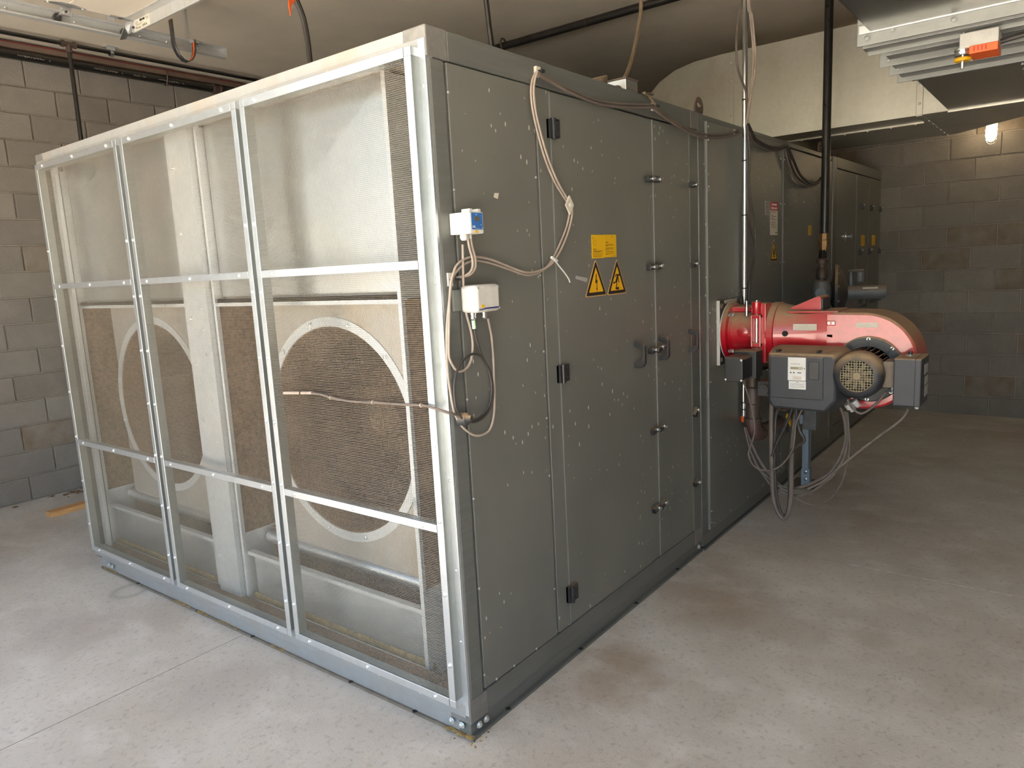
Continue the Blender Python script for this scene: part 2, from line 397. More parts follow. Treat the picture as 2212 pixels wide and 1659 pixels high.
t1 = struct('trim_1', MB().box(XF, XB, 5.03, YL - .005, 3.553, 3.597), 'tantrim', label='dusty primed steel ledger along the top of the left wall')
MB().box(XF, XB, 5.025, 5.04, 3.590, 3.602).build('red_edge', 'redtrim', t1, label='red primed edge')

# ================================================================== air handling unit
H = 2.431; W = 3.082
U = thing('air_handling_unit', (3.3, 1.54, F), 'long grey steel air handling unit with mesh front and bolted side panels', 'air handler')
def P(mb, name, mat, parent=None, **k): return mb.build(name, mat, parent or U, **k)
# --- module 1 frame
P(MB().box(.002, .085, .10, W - .10, 2.362, H).box(-.002, .004, .012, W - .012, 2.355, 2.393), 'top_rail', 'rail_front', bevel=.0015, label='galvanised front top rail with dust')
P(MB().box(.1, 1.99, .0, .08, 2.338, H), 'top_rail', 'rail', bevel=.004)
P(MB().box(0, .1, 0, .1, 2.338, H + .002), 'corner_cap', 'alu_dull', bevel=.005)
P(MB().box(0, .1, W - .1, W, 2.338, H + .002), 'corner_cap', 'alu_dull', bevel=.005)
P(MB().box(1.99, 2.085, 0, .08, 2.338, H + .001), 'corner_cap', 'alu_dull', bevel=.004)
P(MB().box(.004, .086, .0, .086, .11, 2.338), 'corner_post', 'rail', bevel=.012)
P(MB().box(.004, .086, W - .086, W, .11, 2.338), 'corner_post', 'rail', bevel=.012)
P(MB().box(-.003, .03, .004, .034, .06, 2.392), 'front_flange', 'frame', bevel=.0012)
P(MB().box(1.975, 2.085, .001, .08, .11, 2.338), 'corner_post', 'rail', bevel=.008)
P(MB().box(.004, .085, .09, W - .09, .03, .112).box(-.004, .006, .02, W - .02, .05, .10), 'bottom_rail', 'rail_front', bevel=.0015)
P(MB().box(.1, 1.99, 0, .08, .03, .118), 'bottom_rail', 'rail', bevel=.004)
P(MB().box(0, .1, -.001, .1, .026, .118), 'corner_cap', 'alu_dull', bevel=.004)
P(MB().box(1.99, 2.085, -.001, .1, .026, .118), 'corner_cap', 'alu_dull', bevel=.004)
P(MB().box(.012, 2.08, .012, .07, F + .01, .03), 'base_channel', 'rail')
P(MB().box(.014, .07, .07, W - .03, F + .01, .03), 'base_channel', 'rail_front')
P(MB().box(.004, .05, .004, W - .06, F, F + .012), 'base_flange', 'dusty')
P(MB().box(.002, 2.08, -.004, .05, F + .0005, F + .0125), 'base_flange', 'rail')
bb = MB()
for x in (.045, .085, 2.03): bb.bolt((x, .0, .005), (0, -1, 0), .009)
for y in (.05, .1, 2.86, 2.9): bb.bolt((.004, y, .008), (-1, 0, 0), .009)
P(bb, 'base_bolts', 'rivet', kind='stuff', smooth=True)
hh = MB()
for x in (.22, .75, 1.27, 1.75): hh.lathe((x, .003, F + .0128), (0, 0, 1), [(.011, 0), (.011, .0006)], 10)
for y in (.30, .68, 1.40, 1.9, 2.55): hh.lathe((.006, y, F + .0128), (0, 0, 1), [(.011, 0), (.011, .0006)], 10)
P(hh, 'anchor_holes', 'dark', kind='stuff')
dd = MB()
for i in range(70):
    y = random.uniform(.0, .13); x = random.uniform(-.005, .012); r = random.uniform(.004, .010); dd.ball((x, y, F + .012), r, 6, 4, (1, 1.3, .35))
for i in range(30): dd.ball((random.uniform(-.02, .10), random.uniform(-.03, -.002) if i % 2 else random.uniform(-.02, .1), F), random.uniform(.002, .006), 6, 4, (1, 1, .4))
for yc_, n_ in ((2.05, 26), (1.85, 20), (1.62, 18), (2.9, 24), (1.2, 8)):
    for i in range(n_):
        y = yc_ + random.gauss(0, .05); x = random.uniform(.002, .016); r = random.uniform(.004, .010); dd.ball((x, y, F + .012), r, 6, 4, (1, 1.8, .35))
P(dd, 'dirt', 'dirt', kind='stuff', smooth=True, label='yellow-brown dirt on the base flange')
# --- module 1 side panels
def screws(mb, pts, r=.0055):
    for p in pts: mb.rivet(p, (0, -1, 0), r)
sp = P(MB().box(.092, .575, .002, .045, .122, 2.334), 'side_panel', 'panel', bevel=.003)
r_ = MB(); screws(r_, [(.092, 0.002, z) for z in (.18, .52, .86, 1.22, 1.56, 1.93, 2.24)] + [(.565, .002, z) for z in (.33, .82, 1.06, 1.33, 1.63, 2.0)] + [(x, .002, .128) for x in (.16, .27, .42)])
P(r_, 'rivets', 'rivet', sp, kind='stuff', smooth=True)
P(MB().box(.587, .674, .002, .045, .122, 2.334), 'hinge_post', 'panel', bevel=.002)
P(MB().box(.02, 2.08, .03, .05, .12, 2.34), 'seam_backing', 'dark')
d1 = P(MB().box(.680, 1.455, .000, .045, .122, 2.330), 'door_panel', 'panel', bevel=.003)
P(MB().box(1.459, 1.545, .004, .045, .122, 2.330), 'centre_post', 'panel', bevel=.002)
d2 = P(MB().box(1.550, 1.963, .000, .045, .122, 2.330), 'door_panel', 'panel', bevel=.003)
for xx in (.677, 1.5475, 1.966): P(MB().box(xx - .0012, xx + .0012, -.0008, .01, .122, 2.33), 'edge_strip', 'edge')
def hinge(z, door, s=1):
    h = P(MB().box(.652, .664, -.014, .002, z - .036, z + .034).box(.686, .716, -.020, .002, z - .034, z + .036).box(.652, .690, -.008, .002, z - .036, z + .034), 'hinge', 'black_pl', door, bevel=.002)
    q = MB().lathe((.676, -.013, z - .04), (0, 0, 1), [(.010, 0), (.010, .076)], 10); q.build('hinge', 'black_pl', door, smooth=True) if False else None
    return h
def hinge_all(z, door):
    mb = MB().box(.652, .662, -.016, .002, z - .036, z + .034).box(.684, .716, -.018, .002, z - .034, z + .036).box(.652, .690, -.007, .002, z - .036, z + .034)
    mb.lathe((.676, -.014, z - .040), (0, 0, 1), [(.010, 0), (.010, .078)], 10)
    mb.lathe((.703, -.018, z + .022), (0, -1, 0), [(.006, 0), (.006, .002)], 8).lathe((.703, -.018, z - .020), (0, -1, 0), [(.006, 0), (.006, .002)], 8)
    return mb.build('hinge', 'black_pl', door, smooth=True)
for z in (2.19, 1.226, .268): hinge_all(z, d1)
def handle(x, z0, z1, door, out=.055):
    mb = MB(); y0 = .0
    mb.prism([(x - .012, y0, z1), (x - .012, y0, z1 - .022), (x - .012, -out + .010, z1 - .040), (x - .012, -out + .010, z0 + .040), (x - .012, y0, z0 + .022), (x - .012, y0, z0), (x - .012, -out + .012, z0 + .004), (x - .012, -out, z0 + .022), (x - .012, -out, z1 - .022), (x - .012, -out + .012, z1 - .004)], (.024, 0, 0))
    return mb.build('handle', 'black_pl', door, bevel=.002)
handle(1.320, 1.160, 1.287, d1); handle(1.575, 1.162, 1.285, d2); handle(1.935, 1.160, 1.285, d2)
def latch(x, z, ang, parent, s=1.):
    ca, sa = math.cos(ang), math.sin(ang)
    a = Vector((ca * .026 * s, 0, sa * .026 * s)); b = Vector((0, -.011, 0)); c = Vector((-sa * .014 * s, 0, ca * .014 * s))
    l = MB().obox(Vector((x, -.013, z)), a, b, c).build('latch', 'black_pl', parent, bevel=.002)
    MB().lathe(Vector((x, -.024, z)) + a * .55, (0, -1, 0), [(.012, 0), (.012, .004), (.009, .004), (.009, .013), (.006, .014)], 10).build('latch_bolt', 'steel', l, smooth=True)
    return l
for z, a1, a2, a3 in ((2.048, 0, 0, 0), (1.631, 0, .1, .25), (1.224, .1, .5, None), (.816, .25, .35, .9), (.405, .25, .4, .2)):
    latch(1.478, z, a1, d1); latch(1.556, z + .002, a2, d2)
    if a3 is not None: latch(1.982, z, a3, d2)
# --- modules 2 to 4 (closed bodies with their own panels)
P(MB().box(2.09, 4.80, .03, W, .0, H - .012).box(4.82, 6.685, .03, W, .0, H), 'module_body', 'rail')
P(MB().box(2.092, 2.166, .002, .06, .02, H), 'corner_post', 'rail', bevel=.006)
P(MB().box(2.166, 2.182, .02, .05, .02, H), 'seam_shadow_gap', 'dark')
P(MB().box(2.166, 4.79, .004, .05, 2.398, H), 'top_rail', 'rail', bevel=.004)
m2 = P(MB().box(2.181, 3.462, -.010, .03, .058, 2.397), 'burner_panel', 'panel', bevel=.003)
P(MB().box(2.180, 2.1832, -.0110, .0, .060, 2.395), 'edge_strip', 'edge')
r_ = MB(); screws(r_, [(2.20, -.010, z) for z in (.10, .17, .62, .95, 1.35, 1.72, 2.05, 2.30, 2.37)] + [(3.44, -.01, z) for z in (.1, .5, .95, 1.3, 1.6, 2.0, 2.3)] + [(x, -.010, .085) for x in (2.24, 2.5, 2.8, 3.1)] + [(x, -.01, 2.372) for x in (2.5, 2.8, 3.2)])
P(r_, 'rivets', 'rivet', m2, kind='stuff', smooth=True)
P(MB().box(3.462, 3.515, .015, .05, .05, 2.40), 'seam_shadow_gap', 'dark')
m3 = P(MB().box(3.515, 4.775, -.006, .03, .058, 2.385), 'side_panel', 'panel', bevel=.003)
r_ = MB(); screws(r_, [(3.535, -.006, z) for z in (.1, .5, .95, 1.3, 1.6, 2.0, 2.3)] + [(x, -.006, 2.36) for x in (3.8, 4.3, 4.6)] + [(4.0, -.006, 2.03), (3.9, -.006, .5)])
P(r_, 'rivets', 'rivet', m3, kind='stuff', smooth=True)
P(MB().box(4.79, 4.83, .02, .05, .02, 2.42), 'seam_shadow_gap', 'dark')
P(MB().box(4.83, 4.945, -.004, .05, .02, 2.437), 'corner_post', 'rail', bevel=.008)
P(MB().box(6.655, 6.692, -.004, .05, .02, 2.437), 'corner_post', 'rail', bevel=.006)
P(MB().box(4.945, 6.655, -.004, .05, 2.346, 2.437), 'top_rail', 'rail', bevel=.004)
P(MB().box(4.95, 5.648, .0, .04, .12, 2.340), 'side_panel', 'panel', bevel=.003)
d4 = P(MB().box(5.657, 6.16, -.002, .04, .12, 2.340), 'door_panel', 'panel', bevel=.003)
d5 = P(MB().box(6.168, 6.65, -.002, .04, .12, 2.340), 'door_panel', 'panel', bevel=.003)
P(MB().box(4.945, 6.655, -.002, .05, .02, .115), 'bottom_rail', 'rail', bevel=.004)
P(MB().box(2.10, 4.80, .0, .06, F + .02, .055), 'base_channel', 'rail')
P(MB().box(4.80, 6.69, .0, .06, F + .02, .02), 'base_channel', 'rail')
P(MB().box(2.09, 6.69, -.012, .05, F, F + .012), 'base_flange', 'rail')
for x, z in ((5.83, 2.055), (6.22, 2.055), (6.64, 2.055), (5.80, 1.634), (6.20, 1.634), (6.64, 1.634), (5.85, 1.17)):
    latch(x, z, PI / 2, d4 if x < 6.16 else d5, 1.1)
handle(5.93, 1.10, 1.27, d4); handle(6.30, 1.12, 1.28, d5); handle(6.60, 1.12, 1.28, d5)
sw = MB().lathe((5.25, 0, 1.78), (0, -1, 0), [(.045, 0), (.045, .006), (.032, .006), (.032, .002)], 18).lathe((5.42, 0, 1.78), (0, -1, 0), [(.022, 0), (.022, .02)], 12)
P(sw, 'sight_glass', 'steel', smooth=True)
# lifting lugs
def lug(x, y, nm='lifting_lug'):
    o = []; n = 12
    pts = [(x - .055, 0)] + [(x - .05 + .1 * i / n, .09 + .022 * math.sin(PI * i / n)) for i in range(n + 1)] + [(x + .055, 0)]
    hole = [(x + .028 * math.cos(q), .075 + .014 * math.sin(q)) for q in [2 * PI * i / 14 for i in range(14)]]
    v = []; f = []; N = 14
    outer = [(x + .055 * math.cos(2 * PI * i / N) * (1 if math.sin(2 * PI * i / N) > -.2 else 1), .055 + .055 * math.sin(2 * PI * i / N)) for i in range(N)]
    for yy in (y - .005, y + .005):
        for p in outer: v.append((p[0], yy, H + p[1] - .005))
        for p in hole: v.append((p[0], yy, H + p[1] - .012))
    for i in range(N):
        j = (i + 1) % N
        f += [(i, j, N + j, N + i), (2 * N + i, 2 * N + j, 3 * N + j, 3 * N + i), (i, j, 2 * N + j, 2 * N + i), (N + i, N + j, 3 * N + j, 3 * N + i)]
    P(MB().add(v, f), nm, 'tantrim', label='tan lifting lug with a slot')
lug(2.21, .05); lug(4.62, .05)
# --- shell of module 1
P(MB().box(.02, 2.09, .05, W - .02, H - .05, H - .003), 'roof_panel', 'rail')
P(MB().box(.01, 2.09, W - .06, W - .003, .03, H - .05), 'far_side_panel', 'rail')
P(MB().box(.04, 2.09, .05, W - .05, .02, .055), 'floor_panel', 'inner')
P(MB().box(1.05, 1.08, .05, W - .05, .05, H - .05), 'inner_bulkhead', 'brown')
P(MB().box(.09, 1.05, .052, .060, .055, H - .05), 'side_liner', 'galv_dull')
P(MB().box(.09, 1.05, W - .07, W - .062, .055, H - .05), 'side_liner', 'galv_dull')
P(MB().box(.06, 1.05, .06, W - .07, H - .058, H - .05), 'roof_liner', 'inner')
# compartments: near Y .30-1.52, far Y 1.80-3.0
def crossed(y0, y1, z0, z1, x, d, nm, mat):
    cy, cz = (y0 + y1) / 2, (z0 + z1) / 2
    v = [(x, y0, z0), (x, y1, z0), (x, y1, z1), (x, y0, z1), (x - d, cy, cz)]
    return P(MB().add(v, [(0, 1, 4), (1, 2, 4), (2, 3, 4), (3, 0, 4)]), nm, mat, solid=.002)
for y0, y1 in ((.30, 1.52), (1.80, 3.0)):
    crossed(y0, y1, 1.60, 2.37, .125, .012, 'upper_baffle', 'galv')
    crossed(y0 + .02, y1 - .02, .10, .335, .125, .006, 'kick_plate', 'galv')
    P(MB().box(.095, .125, y0 + .01, y1 - .01, .335, .352).box(.085, .10, y0 + .01, y1 - .01, .085, .105), 'kick_flange', 'galv_dull')
    P(MB().box(.095, .26, y0, y1, 1.572, 1.590).box(.095, .100, y0, y1, 1.555, 1.590), 'baffle_ledge', 'galv_dull')
    P(MB().box(.135, .140, y0, y1, 1.585, 1.70), 'ledge_plate', 'inner')
    q = MB()
    for i in range(5): q.bolt((.15, y0 + .07 + i * (y1 - y0 - .14) / 4, 1.596), (0, 0, 1), .010, .010)
    for i in range(4): q.bolt((.135, y0 + .2 + i * .25, 1.655), (-1, 0, 0), .006, .006)
    P(q, 'ledge_bolts', 'rivet', kind='stuff', smooth=True)
    P(MB().lathe((.24, y0 + .01, .385), (0, 1, 0), [(.036, 0), (.036, y1 - y0 - .02)], 18), 'cross_tube', 'galv', smooth=True)
    P(MB().box(.25, .30, y0, y1, .06, .43), 'rear_kick', 'brown')
    for yy in (y0 - .018, y1):
        P(MB().box(.082, .10, yy, yy + .018, .065, 2.40), 'side_flange', 'galv_dull'); P(MB().box(.10, .36, yy + .006, yy + .012, .44, 1.57), 'side_sheet', 'brown'); P(MB().box(.10, .36, yy + .006, yy + .012, 1.59, 2.36).box(.10, .36, yy + .006, yy + .012, .065, .44), 'side_sheet', 'galv_dull')
P(MB().box(.055, .065, 1.545, 1.735, .06, 2.37).box(.065, .3, 1.545, 1.552, .06, 2.37).box(.065, .3, 1.728, 1.735, .06, 2.37), 'middle_post', 'galv_dull')
q = MB()
for z in (.3, .62, 1.0, 1.28, 1.5, 1.9, 2.2): q.bolt((.055, 1.70 - .0 * z, z), (-1, 0, 0), .008)
for z in (.5, .9, 1.1, 1.33, 1.45, 1.55): q.bolt((.055, 1.60, z), (-1, 0, 0), .006)
for z in (.45, .85, 1.25, 1.6, 2.0): q.bolt((.09, .17, z), (0, -1, 0), .009)
P(q, 'post_bolts', 'rivet', kind='stuff', smooth=True)
for yy in (2.93, 2.97, 3.005): P(MB().box(.03, .05, yy, yy + .012, .06, 2.37), 'door_strip', 'galv_dull')
# curled inner side sheet beside each fan
for yy, ya, yb in ((1.43, 1.35, 1.52), (2.955, 2.908, 3.0)):
    P(MB().box(.34, .36, ya, yb, .40, 1.57).box(.24, .36, ya - .004, ya, .40, 1.57), 'cavity_back', 'brown')
    A = [(.26 + .03 * math.sin(i / 8 * PI), yy - .022 + .03 * math.cos(i / 8 * PI), .50) for i in range(9)]
    P(MB().quadstrip(A, [(x + .02, y + .012, 1.52) for x, y, z in A]), 'curled_side_sheet', 'inner', solid=.002, smooth=True)
fd = MB()
for i in range(140):
    y = random.uniform(.1, 2.95); fd.ball((random.uniform(.03, .075), y, .1145), random.uniform(.004, .010), 7, 4, (1, 2.2, .5))
P(fd, 'floor_dust', 'brown', kind='stuff', smooth=True)
P(MB().box(.006, .083, .10, 2.98, .108, .1145), 'dust_layer', 'brown', kind='stuff')
dk = MB()
for y0, y1 in ((.31, 1.5), (1.81, 2.98)):
    for i in range(60):
        t = i / 59; e = abs(t - .5) * 2; dk.ball((.118, y0 + (y1 - y0) * t, .106), .020 + .03 * max(0, e - .8), 6, 4, (.5, 1.4, 1.))
P(dk, 'dirt_bank', 'dirt', kind='stuff', smooth=True)

# --- wire mesh screens
def screen(y0, y1):
    z0, z1, x0 = .105, 2.365, -.042
    fw = .030
    f = MB()
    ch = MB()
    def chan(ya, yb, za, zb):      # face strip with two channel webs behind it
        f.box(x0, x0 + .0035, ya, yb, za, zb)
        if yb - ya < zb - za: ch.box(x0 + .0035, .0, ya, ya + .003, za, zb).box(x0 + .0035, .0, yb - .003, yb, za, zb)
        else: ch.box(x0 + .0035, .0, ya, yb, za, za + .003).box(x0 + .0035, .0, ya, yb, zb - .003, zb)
    chan(y0, y0 + fw, z0 + .028, z1 - .028); chan(y1 - fw, y1, z0 + .028, z1 - .028)
    chan(y0 + fw + .002, y1 - fw - .002, z0, z0 + fw); chan(y0 + fw + .002, y1 - fw - .002, z1 - fw, z1)
    f.box(x0 + .001, -.002, y0, y0 + fw, z0, z0 + .027).box(x0 + .001, -.002, y1 - fw, y1, z0, z0 + .027).box(x0 + .001, -.002, y0, y0 + fw, z1 - .027, z1).box(x0 + .001, -.002, y1 - fw, y1, z1 - .027, z1)
    o = P(f, 'mesh_screen', 'frame', bevel=.0012)
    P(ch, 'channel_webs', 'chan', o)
    for zc in (1.690, .780):
        P(MB().box(x0 - .001, x0 + .003, y0 + fw + .002, y1 - fw - .002, zc - .0145, zc + .0145).box(x0 + .003, -.006, y0 + fw, y1 - fw, zc + .0105, zc + .0145), 'cross_bar', 'frame', o, bevel=.001)
    r = MB(); w_ = y1 - y0
    for yy in (y0 + .10, (y0 + y1) / 2, y1 - .10):
        for zz in (z0 + .015, .780, 1.690, z1 - .015): r.rivet((x0 - .0005, yy, zz), (-1, 0, 0), .0085, 8)
    for yy in (y0 + .015, y1 - .015):
        for i in range(7): r.rivet((x0 - .0005, yy, .42 + i * .27 - .15), (-1, 0, 0), .0085, 8)
    P(r, 'rivets', 'rivet', o, kind='stuff', smooth=True)
    wm = MB(); rr = .00052; xw = x0 + .006; pitch = .0065
    def wire(a, b, ax):
        o1, o2 = ((0, rr, 0), (0, -rr * .5, 0)) if ax == 'z' else ((0, 0, rr), (0, 0, -rr * .5))
        e = .87 * rr
        tri = [Vector(o1), Vector(o2) + Vector((-e, 0, 0)), Vector(o2) + Vector((e, 0, 0))]
        v = [Vector(p) + t for p in (a, b) for t in tri]
        wm.add(v, [(0, 1, 4, 3), (1, 2, 5, 4), (2, 0, 3, 5)])
    n = int((w_ - .02) / pitch)
    for i in range(n): yy = y0 + .01 + i * pitch; wire((xw, yy, z0 + .01), (xw, yy, z1 - .01), 'z')
    n = int((z1 - z0 - .02) / pitch)
    for i in range(n): zz = z0 + .01 + i * pitch; wire((xw - .0008, y0 + .01, zz), (xw - .0008, y1 - .01, zz), 'y')
    P(wm, 'wire_mesh', 'wire', o, kind='stuff')
    return o
for a, b in ((.030, .976), (1.004, 1.988), (2.022, 2.998)): screen(a, b)
r_ = MB()
for z in (.35, .62, .95, 1.35, 1.62, 1.97, 2.25): r_.rivet((0, .022, z), (-1, 0, 0), .007, 8)
for y in (.25, .48, .85, 1.2, 1.45, 1.9, 2.3, 2.7): r_.rivet((0, y, 2.378), (-1, 0, 0), .006, 8).rivet((-.004, y, .075), (-1, 0, 0), .006, 8)
P(r_, 'flange_rivets', 'rivet', kind='stuff', smooth=True)

# ================================================================== intake fans inside the unit
def fan(yc, zc, label):
    R = .46; xp = .22
    T = thing('intake_fan', (xp + .25, yc, .36), label, 'fan', 'intake fans behind the mesh')
    y0, y1, z0, z1 = yc - .50, yc + .47, .40, 1.57
    N = 72; v = []; f = []
    for i in range(N):
        q = 2 * PI * i / N; c, s = math.cos(q), math.sin(q)
        t = min(((y1 - yc) if c > 0 else (yc - y0)) / max(abs(c), 1e-6), ((z1 - zc) if s > 0 else (zc - z0)) / max(abs(s), 1e-6))
        v += [(xp, yc + c * t, zc + s * t), (xp, yc + c * R, zc + s * R)]
    for i in range(N): j = (i + 1) % N; f.append((2 * i, 2 * j, 2 * j + 1, 2 * i + 1))
    MB().add(v, f).build('mounting_plate', 'inner', T, solid=.004)
    MB().lathe((xp - .002, yc, zc), (-1, 0, 0), [(R + .042, 0), (R + .042, .004), (R + .002, .004), (R + .002, -.004)], 64, caps=False).build('inlet_ring', 'galv_dull', T, smooth=True)
    b = MB()
    for i in range(12): q = 2 * PI * (i + .5) / 12; b.bolt((xp - .006, yc + (R + .021) * math.cos(q), zc + (R + .021) * math.sin(q)), (-1, 0, 0), .009)
    b.build('ring_bolts', 'rivet', T, kind='stuff', smooth=True)
    MB().lathe((xp, yc, zc), (1, 0, 0), [(R, 0), (R - .03, .04), (R - .06, .11), (R - .065, .16)], 56, caps=False).build('inlet_cone', 'brown', T, smooth=True)
    g = MB(); p = .0115; rr = .0010; n = int(R / p)
    for i in range(-n, n + 1):
        h = math.sqrt(max(0, R * R - (i * p) ** 2))
        for a, c, d in (((xp + .004, yc + i * p, zc - h), (xp + .004, yc + i * p, zc + h), (0, rr, 0)), ((xp + .006, yc - h, zc + i * p), (xp + .006, yc + h, zc + i * p), (0, 0, rr))):
            t = [Vector(d), Vector(d) * -.5 + Vector((-rr, 0, 0)), Vector(d) * -.5 + Vector((rr, 0, 0))]
            g.add([Vector(k) + e for k in (a, c) for e in t], [(0, 1, 4, 3), (1, 2, 5, 4), (2, 0, 3, 5)])
    g.build('guard_mesh', 'guard', T, kind='stuff', label='brown dust-caked inlet guard')
    im = MB(); n = 11
    im.lathe((xp + .42, yc, zc), (1, 0, 0), [(.43, 0), (.43, .012)], 40)
    im.lathe((xp + .14, yc, zc), (1, 0, 0), [(.395, 0), (.43, .015), (.43, .02), (.40, .02)], 40, caps=False)
    for i in range(n):
        q = 2 * PI * i / n; A = []; B = []
        for k in range(6):
            rad = .24 + .19 * k / 5; a = q - .5 * k / 5
            A.append((xp + .15, yc + rad * math.cos(a), zc + rad * math.sin(a))); B.append((xp + .42, yc + rad * math.cos(a), zc + rad * math.sin(a)))
        im.quadstrip(A, B)
    im.build('impeller', 'brown', T)
    MB().lathe((xp + .22, yc, zc), (1, 0, 0), [(.05, 0), (.10, .05), (.10, .2)], 20).build('hub', 'brown', T, smooth=True)
    hs = MB(); A = []; B = []
    for i in range(37):
        q = 2 * PI * i / 36; rad = .47; A.append((xp + .03, yc + rad * math.cos(q), zc + (rad + .04) * math.sin(q))); B.append((xp + .48, yc + rad * math.cos(q), zc + (rad + .04) * math.sin(q)))
    hs.quadstrip(A, B).build('housing', 'brown', T, smooth=True)
    return T
fan(.875, .995, 'round dusty fan inlet behind the rightmost mesh screen')
fan(2.435, .995, 'round dusty fan inlet behind the left and middle mesh screens')

# ================================================================== ducts and damper overhead
DX, DZ, DT = 4.45, 2.60, 3.325
D = thing('galvanised_duct', (5.1, .3, H), 'large galvanised duct rising from the unit and turning along the back wall', 'duct')
prof = [(1.65, H + .001), (1.65, 2.60), (1.63, 2.80), (1.57, 2.97), (1.48, 3.11), (1.37, 3.21), (1.22, 3.28), (1.04, 3.315), (.80, DT), (.72, DT)]
inner = [(.72, DZ), (.50, DZ - .03), (.45, H + .001)]
MB().prism([(DX, y, z) for y, z in prof + inner], (1.34, 0, 0)).build('elbow_section', 'galv_duct', D, smooth=True)
MB().box(DX, DX + 1.34, -.68, .72, DZ, DT).build('straight_section', 'galv_duct', D)
MB().prism([(DX, -.68, DZ), (DX, -.853, DZ), (DX, -1.90, DZ), (DX + .15, -1.90, DZ), (DX + 1.34, -.76, DZ), (DX + 1.34, -.68, DZ)], (0, 0, DT - DZ)).build('corner_section', 'galv_duct', D, bevel=.004)
MB().box(3.085, DX + .002, -1.90, -.868, DZ, DT).build('branch_section', 'galv_dark', D)
for y in (.72, -.68):
    s_ = MB().box(DX - .006, DX, y - .022, y + .022, DZ + .002, DT - .002).build('seam_strip', 'galv_duct', D, bevel=.003)
    q = MB()
    for i in range(5): q.rivet((DX - .006, y, DZ + .08 + i * .14), (-1, 0, 0), .010, 8)
    q.build('rivets', 'rivet', s_, kind='stuff', smooth=True)
MB().box(DX + .0, DX + 1.34, -.70, -.66, DZ - .006, DZ).build('seam_strip', 'galv_duct', D)
MB().box(DX + .34, DX + .36, -.66, .45, DZ - .012, DZ).build('seam_strip', 'galv_duct', D)
MB().box(DX - .004, DX + .012, -1.90, -.86, DZ - .010, DZ).build('seam_strip', 'galv_duct', D)
q = MB()
for i in range(7): q.rivet((DX + .36, -.60 + i * .17, DZ - .012), (0, 0, -1), .008)
for i in range(6): q.rivet((DX + .3 + i * .2, -.70, DZ - .006), (0, 0, -1), .008)
for i in range(9): q.rivet((3.2 + i * .14, -1.36 + .0 * i, DZ), (0, 0, -1), .009)
q.build('rivets', 'rivet', D, kind='stuff', smooth=True)
MB().box(3.15, DX - .02, -1.40, -1.38, DZ - .006, DZ).build('seam_strip', 'galv_dark', D)

A = thing('air_damper', (2.5, -1.38, 2.55), 'bolted galvanised damper frames hanging under the ceiling with an orange actuator', 'damper')
YA, YB = -1.95, -.825
MB().box(.95, 1.90, -1.90, -.882, DZ, DT).build('inlet_section', 'galv_dark', A)
MB().box(.96, 1.88, -1.88, -.90, DT, CEIL - .001).build('inlet_riser', 'galv_dark', A)
MB().box(1.895, 1.903, YA + .05, YB - .01, 2.597, 2.63).build('drive_cleat', 'galv', A)
def frame(x0, x1, zb, za, y1, nm='damper_frame', mat='galv_damp', wt=.05):
    f = MB().box(x0, x1, YA, y1, zb, za).box(x0, x1, y1 - wt, y1, za, DT + .05).box(x0, x1, YA, YA + wt, za, DT + .05).box(x0, x1, YA, y1, DT, DT + .05)
    o = f.build(nm, mat, A, bevel=.002)
    q = MB()
    for i in range(4): q.bolt((x0, y1 - .04 - i * .33, zb + .030), (-1, 0, 0), .011, .006)
    q.bolt((x0, y1 - .14, zb + .045), (-1, 0, 0), .010, .005)
    q.build('frame_bolts', 'galv_damp', o, kind='stuff', smooth=True)
    return o
frame(1.905, 1.915, 2.550, 2.64, YB + .0, 'flange', 'galv_damp')
frame(1.985, 2.055, 2.555, 2.585, YB - .005)
frame(2.065, 2.072, 2.540, 2.60, YB - .012, 'corner_plate')
frame(2.25, 2.34, 2.565, 2.59, YB - .05, 'damper_blade_rail')
frame(2.385, 2.392, 2.545, 2.605, YB + .003, 'flange')
frame(2.40, 2.60, 2.570, 2.60, YB - .03, 'damper_frame')
frame(2.615, 2.622, 2.545, 2.605, YB + .003, 'flange')
frame(2.63, 2.83, 2.567, 2.60, YB - .02, 'damper_frame')
frame(2.84, 2.848, 2.545, 2.595, YB + .003, 'corner_plate')
frame(2.86, 3.08, 2.585, 2.60, YB - .03, 'damper_frame')
act = MB().box(2.02, 2.17, -1.345, -1.205, 2.485, 2.545).build('actuator', 'lgrey', A, bevel=.004, label='grey and orange actuator')
MB().box(2.012, 2.16, -1.345, -1.242, 2.455, 2.487).build('actuator_cover', 'orange', act, bevel=.003, label='orange cover')
qa = MB()
for i in range(4): qa.box(2.008, 2.013, -1.262 - .014 * i, -1.258 - .014 * i, 2.463, 2.481)
qa.build('vent_slots', 'redp', act, kind='stuff')
MB().lathe((2.06, -1.215, 2.41), (0, 0, 1), [(.008, 0), (.008, .17)], 12).build('shaft', 'steel', act, smooth=True)
MB().lathe((2.06, -1.215, 2.44), (0, 0, 1), [(.030, 0), (.034, .008), (.03, .014)], 20).build('dial', 'amber', act, smooth=True)
MB().lathe((2.06, -1.215, 2.462), (0, 0, 1), [(.030, 0), (.034, .006), (.034, .012), (.026, .012), (.026, .02), (.034, .02), (.034, .028)], 18).build('shaft_clamp', 'steel', act, smooth=True)
MB().tube([(2.10, -1.345, 2.50), (2.10, -1.42, 2.51), (2.12, -1.6, 2.53), (2.15, -1.9, 2.6)], .011).build('actuator_cable', 'cable_d', act, smooth=True)

